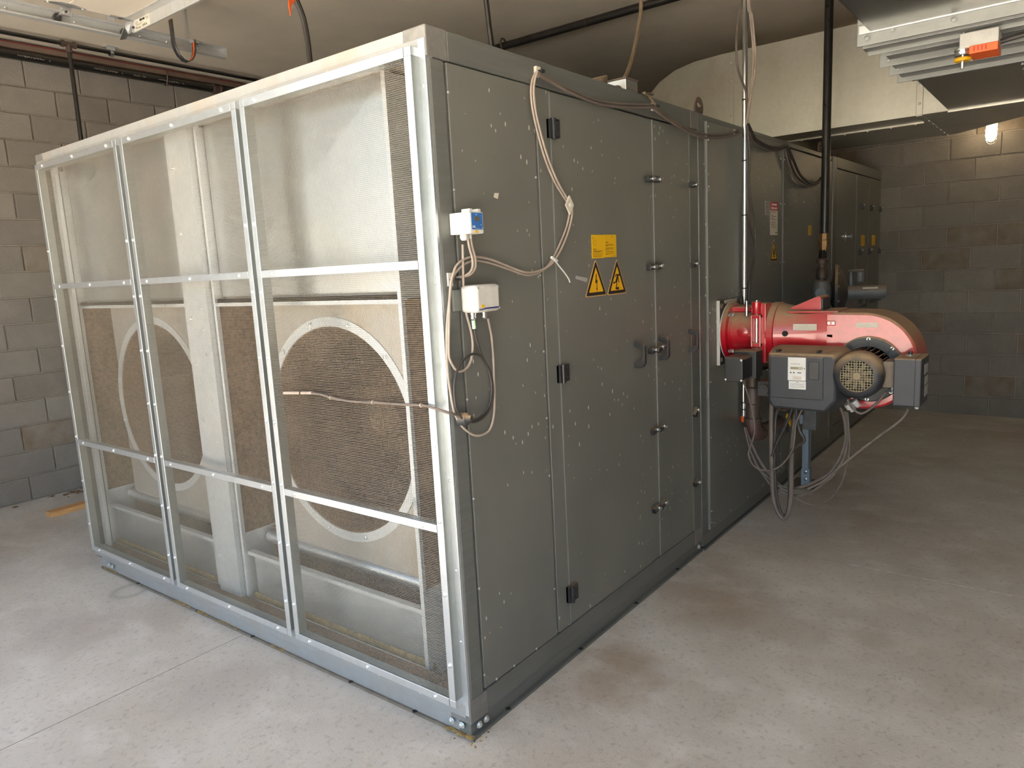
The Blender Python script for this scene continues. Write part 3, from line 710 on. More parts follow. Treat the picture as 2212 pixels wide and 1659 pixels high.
# wall lamps
def jar_lamp(x, y, z, label, power):
    L_ = thing('jar_lamp', (x, y, z), label, 'lamp')
    MB().box(x + .02, XB - .018, y - .045, y + .045, z + .06, z + .15).lathe((x, y, z + .05), (0, 0, 1), [(.062, 0), (.066, .03), (.05, .07), (.03, .085)], 20).build('lamp_base', 'casting', L_, smooth=True)
    MB().lathe((x, y, z + .055), (0, 0, -1), [(.046, 0), (.046, .10), (.041, .135), (.027, .158), (.01, .168), (0.001, .169)], 24).build('glass_jar', 'lamp', L_, smooth=True)
    g = MB()
    for zz in (.0, -.045, -.085): g.tube([(x + .056 * math.cos(2 * PI * i / 16), y + .056 * math.sin(2 * PI * i / 16), z + zz) for i in range(17)], .0028, 6, smooth=False)
    for k in range(4):
        a = PI / 4 + PI / 2 * k; c, s = math.cos(a) * .056, math.sin(a) * .056
        g.tube([(x + c, y + s, z + .06), (x + c, y + s, z - .08), (x + c * .8, y + s * .8, z - .115), (x + c * .4, y + s * .4, z - .132), (x, y, z - .136)], .0028, 6)
    g.build('wire_guard', 'steel', L_, smooth=True)
    l = bpy.data.lights.new('lamp_bulb', 'POINT'); l.energy = power; l.color = (1, .74, .42); l.shadow_soft_size = .05
    o = bpy.data.objects.new('lamp_bulb', l); COL.objects.link(o); o.parent = L_; o.location = (-.085, 0, -.03)
    return L_
jar_lamp(6.585, -.945, 2.70, 'lit caged jar lamp on the back block wall', 4.0)
jar_lamp(6.585, -3.35, 2.95, 'second caged jar lamp further right on the back wall', 6)

# ================================================================== burner
BXc, BZc = 2.46, 1.22
B = thing('burner', (2.46, -.55, .70), 'red gas burner with black motor bolted to the grey unit', 'burner')
pl_ = MB().box(2.296, 2.645, -.030, -.011, 1.035, 1.412).build('mounting_plate', 'iron', B, bevel=.002, label='black steel mounting plate')
MB().box(2.2935, 2.296, -.031, -.0115, 1.035, 1.412).build('plate_edge', 'lgrey', pl_)
q = MB()
for x in (2.325, 2.635):
    for z in (1.065, 1.38): q.bolt((x, -.03, z), (0, -1, 0), .012, .004)
q.build('plate_bolts', 'dusty', pl_, kind='stuff', smooth=True)
text('weishaupt', (2.365, -.0305, 1.388), (1, 0, 0), (0, 0, 1), .05, 'oldpaper', pl_)
yv = (0, -1, 0)
o_ = (BXc, -.030, BZc)
MB().lathe(o_, yv, [(.168, 0), (.170, .004), (.170, .030), (.165, .034), (.140, .036), (.128, .050)], 48).build('flange', 'red', B, smooth=True)
MB().lathe(o_, yv, [(.170, -.0005), (.1715, .002), (.170, .0045)], 48).build('gasket', 'white', B, smooth=True)
MB().lathe(o_, yv, [(.126, .03), (.126, .245)], 40).build('blast_tube', 'red', B, smooth=True)
q = MB()
for k in range(4):
    a = PI / 4 + PI / 2 * k; q.bolt((BXc + .15 * math.cos(a), -.064, BZc + .15 * math.sin(a)), yv, .011, .026)
q.build('flange_bolts', 'steel', B, kind='stuff', smooth=True)
MB().lathe((BXc - .1255, -.150, BZc + .01), (-1, 0, 0), [(.033, -.02), (.033, .004), (.030, .006)], 24).build('blank_plug', 'red', B, smooth=True)
MB().lathe(o_, yv, [(.140, .225), (.166, .232), (.166, .262), (.172, .266), (.172, .300), (.160, .306)], 48).build('hinge_flange', 'red', B, smooth=True)
MB().box(2.40, 2.58, -.30, -.04, BZc + .118, BZc + .150).build('top_bracket', 'red', B, bevel=.006)
MB().lathe((2.36, -.165, BZc + .10), (0, 0, 1), [(.010, 0), (.010, .052), (.006, .052), (.006, .085)], 12).build('bracket_pin', 'steel', B, smooth=True)
# hinge column on the camera side
hx, hy = 2.295, -.245
MB().lathe((hx, hy, 1.058), (0, 0, 1), [(.024, 0), (.026, .004), (.026, .085), (.024, .088)], 20).lathe((hx, hy, 1.335), (0, 0, 1), [(.024, 0), (.026, .004), (.026, .068), (.024, .07)], 20).build('hinge_lugs', 'red', B, kind='stuff', smooth=True)
MB().box(hx - .026, hx + .03, hy + .018, hy + .026, 1.150, 1.332).box(hx - .026, hx + .03, hy - .030, hy - .018, 1.150, 1.332).box(hx - .024, hx + .03, hy - .03, hy + .026, 1.150, 1.175).box(hx - .024, hx + .03, hy - .03, hy + .026, 1.312, 1.332).box(hx, hx + .10, hy - .05, hy + .03, 1.06, 1.395).build('hinge_bracket', 'red', B, bevel=.006)
MB().cyl((hx, hy, 1.045), (hx, hy, 1.412), .010, 14).build('hinge_pin', 'steel', B, smooth=True)
MB().lathe((BXc, -.166, 1.115), (0, 0, -1), [(.085, 0), (.085, .06), (.075, .07)], 28).build('gas_inlet_boss', 'red', B, smooth=True)
# neck: circle to rectangle
N = 48; v = []; f = []
X0, X1 = 2.325, 2.615
sec = [(-.335, .165, 0), (-.40, .155, .15), (-.48, .14, .5), (-.56, .135, .8), (-.64, .13, 1.)]
for y, r, t in sec:
    for i in range(N):
        a = 2 * PI * i / N; c, s = math.cos(a), math.sin(a)
        cx = BXc + r * c; cz = BZc + r * s
        k = 1 / max(abs(c), abs(s)); rx = BXc + .01 + .145 * max(-1, min(1, c * k * 1.0)); rz = 1.222 + .118 * max(-1, min(1, s * k))
        v.append((cx * (1 - t) + rx * t, y, cz * (1 - t) + rz * t))
for j in range(len(sec) - 1):
    for i in range(N): i2 = (i + 1) % N; f.append((j * N + i, j * N + i2, (j + 1) * N + i2, (j + 1) * N + i))
f.append(tuple(range(N)))
nk = MB().add(v, f).build('neck', 'red', B, smooth=True)
MB().lathe((2.306, -.398, 1.226), (-1, 0, 0), [(.014, -.02), (.016, .002), (.012, .003)], 18).build('sight_hole', 'dark', nk, smooth=True)
# scroll
yc, zc = -.795, 1.083
out = [(-.60, 1.340), (-.72, 1.340), (-.80, 1.338)]
for i in range(1, 40):
    a = PI / 2 - i / 39 * 1.5 * PI
    r = .255 - .002 * i / 39
    out.append((yc - r * math.cos(a), zc + r * math.sin(a)))
out += [(-.56, 1.10), (-.60, 1.105)]
sc_ = MB().prism([(X0, y, z) for y, z in out], (X1 - X0, 0, 0)).build('fan_scroll', 'red_face', B, bevel=.018, smooth=True)
MB().lathe((X0 - .001, yc, zc - .015), (-1, 0, 0), [(.258, -.02), (.244, -.001), (.238, .002)], 56, caps=False).build('scroll_rim', 'red', sc_, smooth=True) if False else None
MB().box(X0 - .006, X0 + .01, -.655, -.612, 1.270, 1.297).build('cover_tab', 'red_face', sc_, bevel=.003)
q = MB().bolt((X0 - .006, -.622, 1.284), (-1, 0, 0), .004, .004).bolt((X0 - .006, -.645, 1.284), (-1, 0, 0), .004, .004); q.build('tab_screws', 'steel', sc_, kind='stuff')
def plate_label(x, y0, y1, z0, z1, parent, rows, mat='paper', ink='inkg', head=None, name='label'):
    l = MB().box(x - .001, x, y0, y1, z0, z1).build(name, mat, parent)
    q = MB(); w_ = y1 - y0; h = z1 - z0
    for fr, a, b in rows: q.box(x - .0014, x - .0009, y1 - w_ * b, y1 - w_ * a, z0 + h * fr - h * .03, z0 + h * fr + h * .03)
    q.build('printed_lines', ink, l, kind='stuff')
    return l
nl = MB(); nl.obox((2.3175, -.50, 1.262), (.0006, 0, 0), (-.0004, .062, 0), (0, 0, .017))
nl = nl.build('label', 'oldpaper', B)
q = MB()
for z, a, b in ((1.273, -.52, -.48), (1.265, -.555, -.445), (1.258, -.53, -.47), (1.251, -.555, -.445)): q.box(2.3160, 2.3168, a, b, z - .0009, z + .0009)
q.build('printed_lines', 'inkg', nl, kind='stuff')
plate_label(X0 - .0005, -.862, -.755, 1.262, 1.287, sc_, [(.55, .42, .6), (.3, .2, .3), (.75, .25, .33)], 'oldpaper')
# air intake hood
MB().prism([(2.40, -.375, 1.352), (2.40, -.56, 1.344), (2.40, -.56, 1.415), (2.40, -.545, 1.425)], (.16, 0, 0)).build('intake_hood', 'red', B, bevel=.003)
MB().box(2.405, 2.555, -.569, -.559, 1.345, 1.408).build('hood_mouth', 'black_pl', B)
MB().box(2.345, 2.60, -.66, -.40, 1.336, 1.346).build('hood_base', 'red', B, bevel=.002)
# motor
mz, my = 1.045, -.82
MB().lathe((X0 + .004, my, mz), (-1, 0, 0), [(.172, 0), (.172, .012), (.166, .018), (.120, .020), (.118, .004)], 48).build('motor_flange', 'motor', B, smooth=True)
q = MB(); rb = MB()
for k in range(8):
    a = PI / 2 + 2 * PI * k / 8; q.bolt((X0 - .013, my + .158 * math.cos(a), mz + .158 * math.sin(a)), (-1, 0, 0), .006, .006)
    c, s = math.cos(a), math.sin(a); rb.obox((X0 - .012, my + .135 * c, mz + .135 * s), (.008, 0, 0), (0, .03 * c, .03 * s), (0, -.004 * s, .004 * c))
q.build('flange_screws', 'steel', B, kind='stuff', smooth=True); rb.build('flange_ribs', 'motor', B, kind='stuff')
MB().lathe((X0 - .01, my, mz), (-1, 0, 0), [(.088, 0), (.088, .15)], 36).build('motor_body', 'motor', B, smooth=True)
fn_ = MB()
for k in range(30):
    a = 2 * PI * k / 30; c, s = math.cos(a), math.sin(a)
    fn_.obox((X0 - .085, my + .100 * c, mz + .100 * s), (.065, 0, 0), (0, .016 * c, .018 * s), (0, -.0022 * s, .0022 * c))
fn_.build('cooling_fins', 'motor', B, kind='stuff')
cx0 = X0 - .155
MB().lathe((cx0, my, mz), (-1, 0, 0), [(.112, 0), (.119, .012), (.119, .065), (.112, .085), (.096, .098), (.080, .101), (.078, .098)], 48, caps=False).build('fan_cover', 'motor', B, smooth=True)
MB().lathe((cx0 - .05, my, mz), (-1, 0, 0), [(.10, 0), (.10, .005)], 30).build('cover_back', 'dark', B)
q = MB()
for k in range(9):
    a = 2 * PI * k / 9; c, s = math.cos(a), math.sin(a)
    q.obox((cx0 - .07, my + .045 * c, mz + .045 * s), (.014, 0, 0), (0, .022 * c, .022 * s), (.0, -.009 * s, .010 * c))
q.lathe((cx0 - .055, my, mz), (-1, 0, 0), [(.03, 0), (.026, .03)], 18).build('cooling_fan', 'dusty', B, kind='stuff')
g = MB(); R = .079
for i in range(-6, 7):
    t = i * .0125; h = math.sqrt(R * R - t * t)
    g.box(cx0 - .099, cx0 - .097, my + t - .0013, my + t + .0013, mz - h, mz + h).box(cx0 - .0985, cx0 - .0965, my - h, my + h, mz + t - .0013, mz + t + .0013)
g.lathe((cx0 - .096, my, mz), (-1, 0, 0), [(.018, 0), (.018, .003)], 16)
g.build('fan_grille', 'grille', B, kind='stuff', label='yellowish fan grille')
MB().box(2.13, 2.25, -.985, -.925, .985, 1.115).build('terminal_box', 'dusty', B, bevel=.006)
MB().lathe((2.19, -.962, .985), (0, 0, -1), [(.016, 0), (.016, .02), (.012, .028)], 10).build('cable_gland', 'steel', B, smooth=True)
ib = MB().box(2.085, 2.30, -1.100, -.980, .905, 1.138).build('isolator_box', 'grey_pl', B, bevel=.006, label='dark grey switch box')
MB().box(2.0835, 2.302, -1.0745, -1.0725, .904, 1.139).build('lid_seam', 'dark', ib)
for z0, z1, x0, x1 in ((1.052, 1.10, 2.17, 2.27), (1.0, 1.04, 2.19, 2.28), (.94, .992, 2.20, 2.285)):
    MB().box(x0, x1, -1.1015, -1.1, z0, z1).build('label', 'greypaper', ib)
MB().lathe((2.19, -1.035, 1.138), (0, 0, 1), [(.022, 0), (.022, .004), (.012, .006), (.012, .008)], 20).build('switch_collar', 'steel', ib, smooth=True)
MB().lathe((2.19, -1.035, 1.142), (0, 0, 1), [(.009, 0), (.009, .018), (.007, .02)], 12).build('switch_knob', 'black_pl', ib, smooth=True)
MB().lathe((2.19, -1.07, .905), (0, 0, -1), [(.012, 0), (.012, .018), (.008, .028)], 10).build('cable_gland', 'lgrey', ib, smooth=True)
# burner manager box
cbx = 2.105
v = [(cbx, -.370, .915), (cbx, -.370, 1.128), (cbx, -.690, 1.128), (cbx, -.690, .915)]
cb = MB().prism([(cbx, -.372, 1.138), (cbx, -.372, .900), (cbx + .035, -.385, .845), (cbx + .035, -.675, .830), (cbx, -.700, .895), (cbx, -.712, 1.138)], (.0, 0, 0)) if False else MB()
fr = [(-.372, 1.142), (-.700, 1.142), (-.712, 1.12), (-.714, .905), (-.665, .842), (-.395, .848), (-.372, .89)]
bk = [(-.362, 1.165), (-.715, 1.165), (-.745, 1.135), (-.752, .90), (-.69, .832), (-.385, .838), (-.362, .88)]
n = len(fr); cb.add([(cbx, y, z) for y, z in fr] + [(cbx + .10, y, z) for y, z in bk] + [(cbx + .22, y, z) for y, z in bk],
    [tuple(range(n)), tuple(range(2 * n, 3 * n))] + [(i, (i + 1) % n, n + (i + 1) % n, n + i) for i in range(n)] + [(n + i, n + (i + 1) % n, 2 * n + (i + 1) % n, 2 * n + i) for i in range(n)])
cb = cb.build('control_box', 'grey_pl', B, bevel=.012, smooth=True, label='dark grey control box')
MB().box(cbx - .006, cbx + .005, -.655, -.385, .905, 1.128).build('front_cover', 'grey_pl', cb, bevel=.004)
px_ = cbx - .006
dp = MB().box(px_ - .010, px_, -.572, -.480, 1.003, 1.126).build('display_panel', 'paper', cb, bevel=.003, label='white display panel')
DPW = dp
MB().box(px_ - .0108, px_ - .0098, -.557, -.493, 1.062, 1.077).build('display', 'lcd2', cb)
q = MB()
for y in (-.496, -.512): q.lathe((px_ - .0102, y, 1.046), (-1, 0, 0), [(.004, 0), (.004, .0008)], 10)
q.prism([(px_ - .0104, -.527, 1.046), (px_ - .0104, -.538, 1.050), (px_ - .0104, -.538, 1.042)], (-.0006, 0, 0)).prism([(px_ - .0104, -.552, 1.046), (px_ - .0104, -.541, 1.050), (px_ - .0104, -.541, 1.042)], (-.0006, 0, 0))
q.lathe((px_ - .0102, -.565, 1.069), (-1, 0, 0), [(.003, 0), (.003, .0008)], 10)
for i in range(5): q.box(px_ - .0114, px_ - .0106, -.503 - i * .007, -.500 - i * .007, 1.066, 1.074)
q.build('buttons', 'ink', cb, kind='stuff')
MB().box(px_ - .0106, px_ - .0098, -.550, -.507, 1.010, 1.026).build('type_plate', 'oldpaper', cb)
text('weishaupt', (px_ - .0102, -.495, 1.089), (0, -1, 0), (0, 0, 1), .012, 'inkg', cb)
lb = MB().box(px_ - .0015, px_, -.571, -.484, .957, 1.000).build('handwritten_label', 'paper', cb)
q = MB(); random.seed(3)
for r0 in (.984, .967):
    pts = [(px_ - .0018, -.49 - i * .0025, r0 + random.uniform(-.004, .004)) for i in range(30)]; q.tube(pts, .0006, 4, smooth=False)
q.box(px_ - .002, px_ - .0014, -.565, -.49, .9745, .9755).box(px_ - .002, px_ - .0014, -.535, -.52, .994, .996)
q.build('pen_scribble', 'navy', lb, kind='stuff')
MB().box(px_ - .006, px_ + .001, -.635, -.585, 1.012, 1.104).build('cover_flap', 'black_pl', cb, bevel=.002)
for y in (-.42, -.625): MB().box(cbx + .012, cbx + .05, y - .008, y + .008, 1.147, 1.1585).build('top_slot', 'dark', cb)
# valve actuator box left
va = MB().prism([(2.02, -.165, 1.125), (2.02, -.245, 1.125), (2.02, -.265, 1.112), (2.02, -.265, 1.005), (2.02, -.245, .99), (2.02, -.185, .99), (2.02, -.165, 1.005)], (.15, 0, 0)).build('valve_actuator', 'black_pl', B, bevel=.004)
q = MB()
for y, z in ((-.258, 1.110), (-.258, 1.0), (-.172, 1.002)): q.bolt((2.02, y, z), (-1, 0, 0), .004, .003)
q.build('actuator_screws', 'steel', va, kind='stuff')
MB().box(2.17, 2.28, -.285, -.16, .99, 1.14).build('actuator_mount', 'casting_d', B, bevel=.004)
MB().box(2.20, 2.30, -.23, -.175, 1.02, 1.09).build('spacer_block', 'galv_dull', B, bevel=.003)
MB().lathe((BXc, -.166, 1.055), (0, 0, -1), [(.05, 0), (.05, .03), (.105, .032), (.105, .052), (.06, .055)], 28).build('gas_flange', 'iron', B, smooth=True)
q = MB()
for k in range(4): a = PI / 4 + k * PI / 2; q.bolt((BXc + .085 * math.cos(a), -.166 + .085 * math.sin(a), 1.004), (0, 0, -1), .011, .016)
q.build('gas_flange_bolts', 'steel', B, kind='stuff', smooth=True)
MB().box(2.36, 2.44, -.32, -.225, .86, .98).build('pressure_switch', 'green', B, bevel=.004) if False else None
MB().box(2.30, 2.42, -.335, -.25, .87, .95).lathe((2.30, -.29, .91), (-1, 0, 0), [(.03, 0), (.03, .03)], 16).build('pressure_switch', 'casting_d', B, smooth=True)
MB().lathe((2.28, -.735, .865), (.3, -.5, -.8), [(.024, 0), (.024, .03), (.016, .03), (.016, .05)], 12).build('motor_plug', 'lgrey', B, smooth=True)
MB().lathe((2.26, -.768, .885), (.3, -.5, -.8), [(.018, 0), (.018, .025), (.012, .04)], 12).build('motor_plug', 'lgrey', B, smooth=True)

# ================================================================== gas piping
G = thing('gas_pipe', (4.0, -.15, F), 'black iron gas pipe dropping from ceiling past the grey unit', 'pipe')
gx, gy = 4.0, -.15
MB().cyl((gx + .02, gy, 1.79), (gx + .05, gy, CEIL), .030, 18).build('riser', 'iron', G, smooth=True)
MB().lathe((gx, gy, 1.69), (0, 0, 1), [(.034, -.03), (.034, 0), (.042, .0), (.042, .05), (.038, .055), (.038, .1), (.032, .102)], 8).build('union', 'bronze', G, label='bronze pipe union')
MB().cyl((gx - .025, gy, 1.60), (gx, gy, 1.67), .031, 18).build('nipple', 'lacq', G, smooth=True)
MB().lathe((gx - .03, gy, 1.60), (0, 0, -1), [(.034, -.01), (.042, 0), (.042, .030), (.031, .033), (.031, .055), (.037, .062), (.044, .118), (.044, .135), (.034, .138), (.034, .150)], 20).build('reducer', 'brownpipe', G, smooth=True)
MB().cyl((gx - .03, gy, .60), (gx - .03, gy, 1.257), .032, 16).build('lower_riser', 'iron', G, smooth=True)
MB().tube([(2.46, -.166, .685), (2.465, -.166, .64), (2.50, -.166, .60), (2.56, -.166, .585), (2.62, -.166, .583)], .046, 18).build('elbow', 'maroon', G, smooth=True, label='maroon pipe elbow')
MB().lathe((2.46, -.166, .995), (0, 0, -1), [(.043, 0), (.043, .10), (.050, .105), (.052, .11), (.052, .20), (.048, .205), (.040, .208), (.042, .29), (.052, .292), (.052, .325)], 22).build('coupling', 'brownpipe', G, smooth=True)
MB().cyl((2.6, -.166, .583), (3.97, -.16, .583), .038, 16).lathe((2.60, -.166, .583), (1, 0, 0), [(.052, 0), (.052, .05)], 18).build('gas_manifold', 'brownpipe', G, smooth=True)
MB().tube([(3.97, -.16, .583), (3.97, -.155, .60), (3.97, -.15, .64)], .036, 14).build('elbow', 'brownpipe', G, smooth=True)
MB().box(2.95, 3.02, -.21, -.14, .50, .66).build('ball_valve', 'casting_d', G, bevel=.006)
MB().obox((2.93, -.235, .60), (.045, .0, -.04), (0, .006, 0), (.010, 0, .010)).build('valve_lever', 'yellow', G, bevel=.002, label='yellow valve lever')

RG = thing('gas_regulator', (4.0, -.15, 1.26), 'blue-grey gas regulator with round diaphragm disc and side cylinder', 'regulator')
MB().lathe((3.97, -.15, 1.449), (0, 0, -1), [(.045, 0), (.06, .01), (.062, .03), (.068, .05), (.072, .10), (.066, .15), (.06, .165), (.064, .172), (.064, .19), (.045, .195)], 24).build('valve_body', 'casting', RG, smooth=True)
MB().lathe((3.90, -.16, 1.36), (-1, -.25, 0), [(.036, -.02), (.036, .004), (.024, .004), (.024, .001), (.014, .001), (.014, .004)], 22).build('blank_plug', 'casting', RG, smooth=True)
dc = Vector((4.10, -.22, 1.345)); dd_ = Vector((.25, -1, 0)).normalized()
MB().lathe(dc, dd_, [(.05, -.05), (.10, -.03), (.20, -.012), (.215, -.010), (.215, .010), (.20, .012), (.15, .05), (.06, .075), (.05, .08)], 40).build('diaphragm_case', 'casting_d', RG, smooth=True)
q = MB(); e1 = dd_.orthogonal().normalized(); e2 = dd_.cross(e1)
for k in range(12): a = 2 * PI * k / 12; q.bolt(dc + (e1 * math.cos(a) + e2 * math.sin(a)) * .205 + dd_ * .012, dd_, .008, .008)
q.build('case_bolts', 'casting', RG, kind='stuff')
MB().lathe(dc + dd_ * .07, dd_, [(.05, 0), (.052, .03), (.052, .23), (.048, .25), (.048, .262), (.040, .27)], 26).build('spring_cylinder', 'casting', RG, smooth=True)
sl_ = MB().tube([dc + dd_ * .10 + Vector((.0, 0, .04)), dc + dd_ * .10 + Vector((.0, 0, .16))], .016, 12).lathe(dc + dd_ * .13 + Vector((0, 0, .155)), (0, 0, 1), [(.05, 0), (.056, .008), (.05, .014)], 20).lathe(dc + dd_ * .16 + Vector((0, 0, .15)), (0, 0, -1), [(.032, 0), (.032, .07), (.028, .075)], 18)
sl_.build('vent_elbow', 'casting', RG, smooth=True)
MB().obox(dc + dd_ * .24 + Vector((-.044, 0, .025)), dd_ * .05, (.0, .0, .012), (-.002, 0, -.002)).build('rating_label', 'oldpaper', RG)

# support stand
ST = thing('support_stand', (3.6, -.15, F), 'blue-grey strut post on a base plate with a pipe bracket', 'stand')
MB().box(3.575, 3.625, -.185, -.178, -.025, .543).box(3.575, 3.581, -.185, -.135, -.025, .543).box(3.619, 3.625, -.185, -.135, -.025, .543).build('strut_post', 'strut', ST, bevel=.002)
MB().box(3.50, 3.76, -.235, -.045, F, F + .012).build('base_plate', 'dusty', ST, bevel=.002)
MB().box(3.572, 3.628, -.19, -.13, F + .012, .10).build('post_foot', 'strut', ST, bevel=.002)
q = MB()
for z in (.02, .075): q.bolt((3.572, -.162, z), (-1, 0, 0), .010, .008)
q.build('foot_bolts', 'steel', ST, kind='stuff')
MB().box(3.40, 3.57, -.275, -.187, .435, .60).build('junction_box', 'casting', ST, bevel=.003)
MB().lathe((3.42, -.12, .50), (-.1, .1, -1), [(.03, -.03), (.03, 0), (.036, 0), (.036, .02), (.026, .025), (.026, .05)], 14).build('conduit_connector', 'steel', ST, smooth=True)
MB().box(3.40, 3.574, -.186, -.10, .47, .54).build('bracket', 'strut', ST, bevel=.003)

# conduit
K = thing('conduit', (2.68, -.034, .62), 'shiny zinc conduit running down beside the red burner', 'conduit')
kx, ky = 2.672, -.034
MB().cyl((kx, ky, .66), (kx + .036, ky, CEIL), .0156, 18).build('tube', 'emt', K, smooth=True)
MB().lathe((kx - .001, ky, .65), (0, 0, -1), [(.018, -.01), (.019, .0), (.019, .02), (.014, .028)], 16).build('orange_bushing', 'orange', K, smooth=True, label='orange end bushing')
MB().lathe((kx + .021, ky, 2.38), (0, 0, 1), [(.0185, 0), (.0185, .05)], 16).build('coupling', 'steel', K, smooth=True)
MB().lathe((kx + .003, ky, .90), (0, 0, 1), [(.0185, 0), (.0185, .04)], 16).build('coupling', 'steel', K, smooth=True)
for z in (2.57, 2.22, 1.90, 1.46, .745, .70):
    MB().lathe((kx + .012 * (z - .66), ky, z), (0, 0, 1), [(.0178, 0), (.0178, .007)], 14).build('cable_tie', 'tie', K, smooth=True)

# ================================================================== instruments on the side
T1 = thing('pressure_transmitter', (.09, -.05, 1.78), 'small white transmitter box with a blue display face', 'transmitter')
MB().box(.055, .125, -.090, -.001, 1.782, 1.852).build('case', 'white', T1, bevel=.004)
MB().box(.0635, .1185, -.0915, -.0895, 1.795, 1.8485).build('blue_face', 'blue', T1, label='blue printed face')
MB().box(.076, .103, -.0925, -.091, 1.822, 1.836).build('display', 'lcd', T1)
MB().box(.077, .093, -.0925, -.0912, 1.7845, 1.7905).build('yellow_tag', 'yellow', T1)
text('Oli', (.0655, -.0918, 1.800), SX, SZ, .011, 'inkw', T1)
text('Pa', (.085, -.0918, 1.8405), SX, SZ, .006, 'inkw', T1)
MB().box(.080, .100, -.0922, -.0912, 1.798, 1.7987).box(.108, .111, -.0922, -.0912, 1.809, 1.811).box(.112, .115, -.0922, -.0912, 1.798, 1.800).build('printed_lines', 'inkw', T1, kind='stuff')
for x in (.07, .112): MB().box(x - .008, x + .008, -.085, -.05, 1.852, 1.862).build('lid_clip', 'white', T1, bevel=.002)
MB().lathe((.073, -.045, 1.782), (0, 0, -1), [(.011, 0), (.013, .004), (.013, .014), (.008, .02)], 12).build('cable_gland', 'white', T1, smooth=True)
for x in (.092, .107): MB().lathe((x, -.045, 1.782), (0, 0, -1), [(.005, 0), (.005, .014)], 10).build('hose_barb', 'lgrey', T1, smooth=True)
for i, (a, b) in enumerate(((.092, .0), (.107, .012))):
    MB().tube([(a, -.045, 1.772), (a + .006, -.045, 1.74), (a + .018, -.045, 1.70), (a + .016, -.042, 1.668), (a - .002, -.03, 1.648), (.085 - .018 * (1 - i), -.006, 1.642)], .0042).build('pressure_hose', 'cable_l', T1, smooth=True)
    MB().lathe((.085 - .018 * (1 - i), .0, 1.641), (0, -1, 0), [(.010, 0), (.010, .004), (.005, .006)], 12).build('hose_port', 'rail', T1, smooth=True)

T2 = thing('sensor_transmitter', (.13, -.05, 1.52), 'larger grey sensor transmitter with navy stripe, cables from two glands', 'transmitter')
MB().box(.072, .200, -.085, -.012, 1.522, 1.614).build('case', 'lgrey', T2, bevel=.012, smooth=True)
MB().box(.040, .11, -.012, -.001, 1.53, 1.602).build('mounting_bracket', 'rail', T2, bevel=.002)
q = MB()
for x in (.083, .191):
    for z in (1.532, 1.604): q.lathe((x, -.085, z), (0, -1, 0), [(.0045, -.001), (.004, .0015)], 8)
q.build('lid_screws', 'rivet', T2, kind='stuff')
MB().box(.110, .188, -.0858, -.0848, 1.532, 1.537).box(.088, .092, -.0858, -.0848, 1.530, 1.533).build('navy_stripe', 'navy', T2)
MB().box(.095, .110, -.0862, -.0848, 1.538, 1.548).build('yellow_tag', 'yellow', T2)
text('JUMO', (.094, -.0855, 1.530), SX, SZ, .0075, 'navy', T2)
for x in (.090, .150): MB().lathe((x, -.05, 1.522), (0, 0, -1), [(.010, 0), (.010, .008), (.0085, .008), (.0085, .014), (.010, .014), (.010, .020), (.006, .026)], 8).build('cable_gland', 'steel', T2)
MB().cyl((.090, -.05, 1.496), (.092, -.05, 1.468), .0068, 10).build('green_sleeve', 'green', T2, smooth=True)

# ================================================================== cables
def cable(name, label, pts, r, mat='cable', cat='cable', group=None, n=8, sub=6):
    return MB().tube(pts, r, n, sub).build(name, mat, None, smooth=True, label=label, cat=cat, group=group)
cable('sensor_cable', 'thin grey cable looping widest below the sensor box from the adhesive clip', [(0.572,-0.018,2.379),(0.543,-0.018,2.348),(0.53,-0.018,2.292),(0.544,-0.018,2.211),(0.592,-0.018,2.09),(0.651,-0.018,2),(0.711,-0.018,1.941),(0.756,-0.018,1.903),(0.76,-0.018,1.87),(0.732,-0.018,1.811),(0.681,-0.018,1.748),(0.624,-0.018,1.689),(0.574,-0.018,1.655),(0.51,-0.018,1.638),(0.441,-0.018,1.635),(0.344,-0.018,1.659),(0.239,-0.018,1.684),(0.164,-0.018,1.695),(0.115,-0.018,1.69),(0.073,-0.018,1.673),(0.043,-0.018,1.65),(0.03,-0.018,1.631),(0.014,-0.018,1.577),(-0.004,-0.018,1.503),(-0.015,-0.018,1.428),(-0.019,-0.018,1.338),(-0.012,-0.018,1.262),(0.002,-0.018,1.19),(0.037,-0.018,1.136),(0.087,-0.018,1.098),(0.134,-0.018,1.086),(0.179,-0.018,1.095),(0.206,-0.018,1.135),(0.219,-0.018,1.202),(0.222,-0.018,1.283),(0.224,-0.018,1.363),(0.221,-0.018,1.424),(0.214,-0.018,1.461),(0.207,-0.018,1.492)], .0042, 'cable_l')
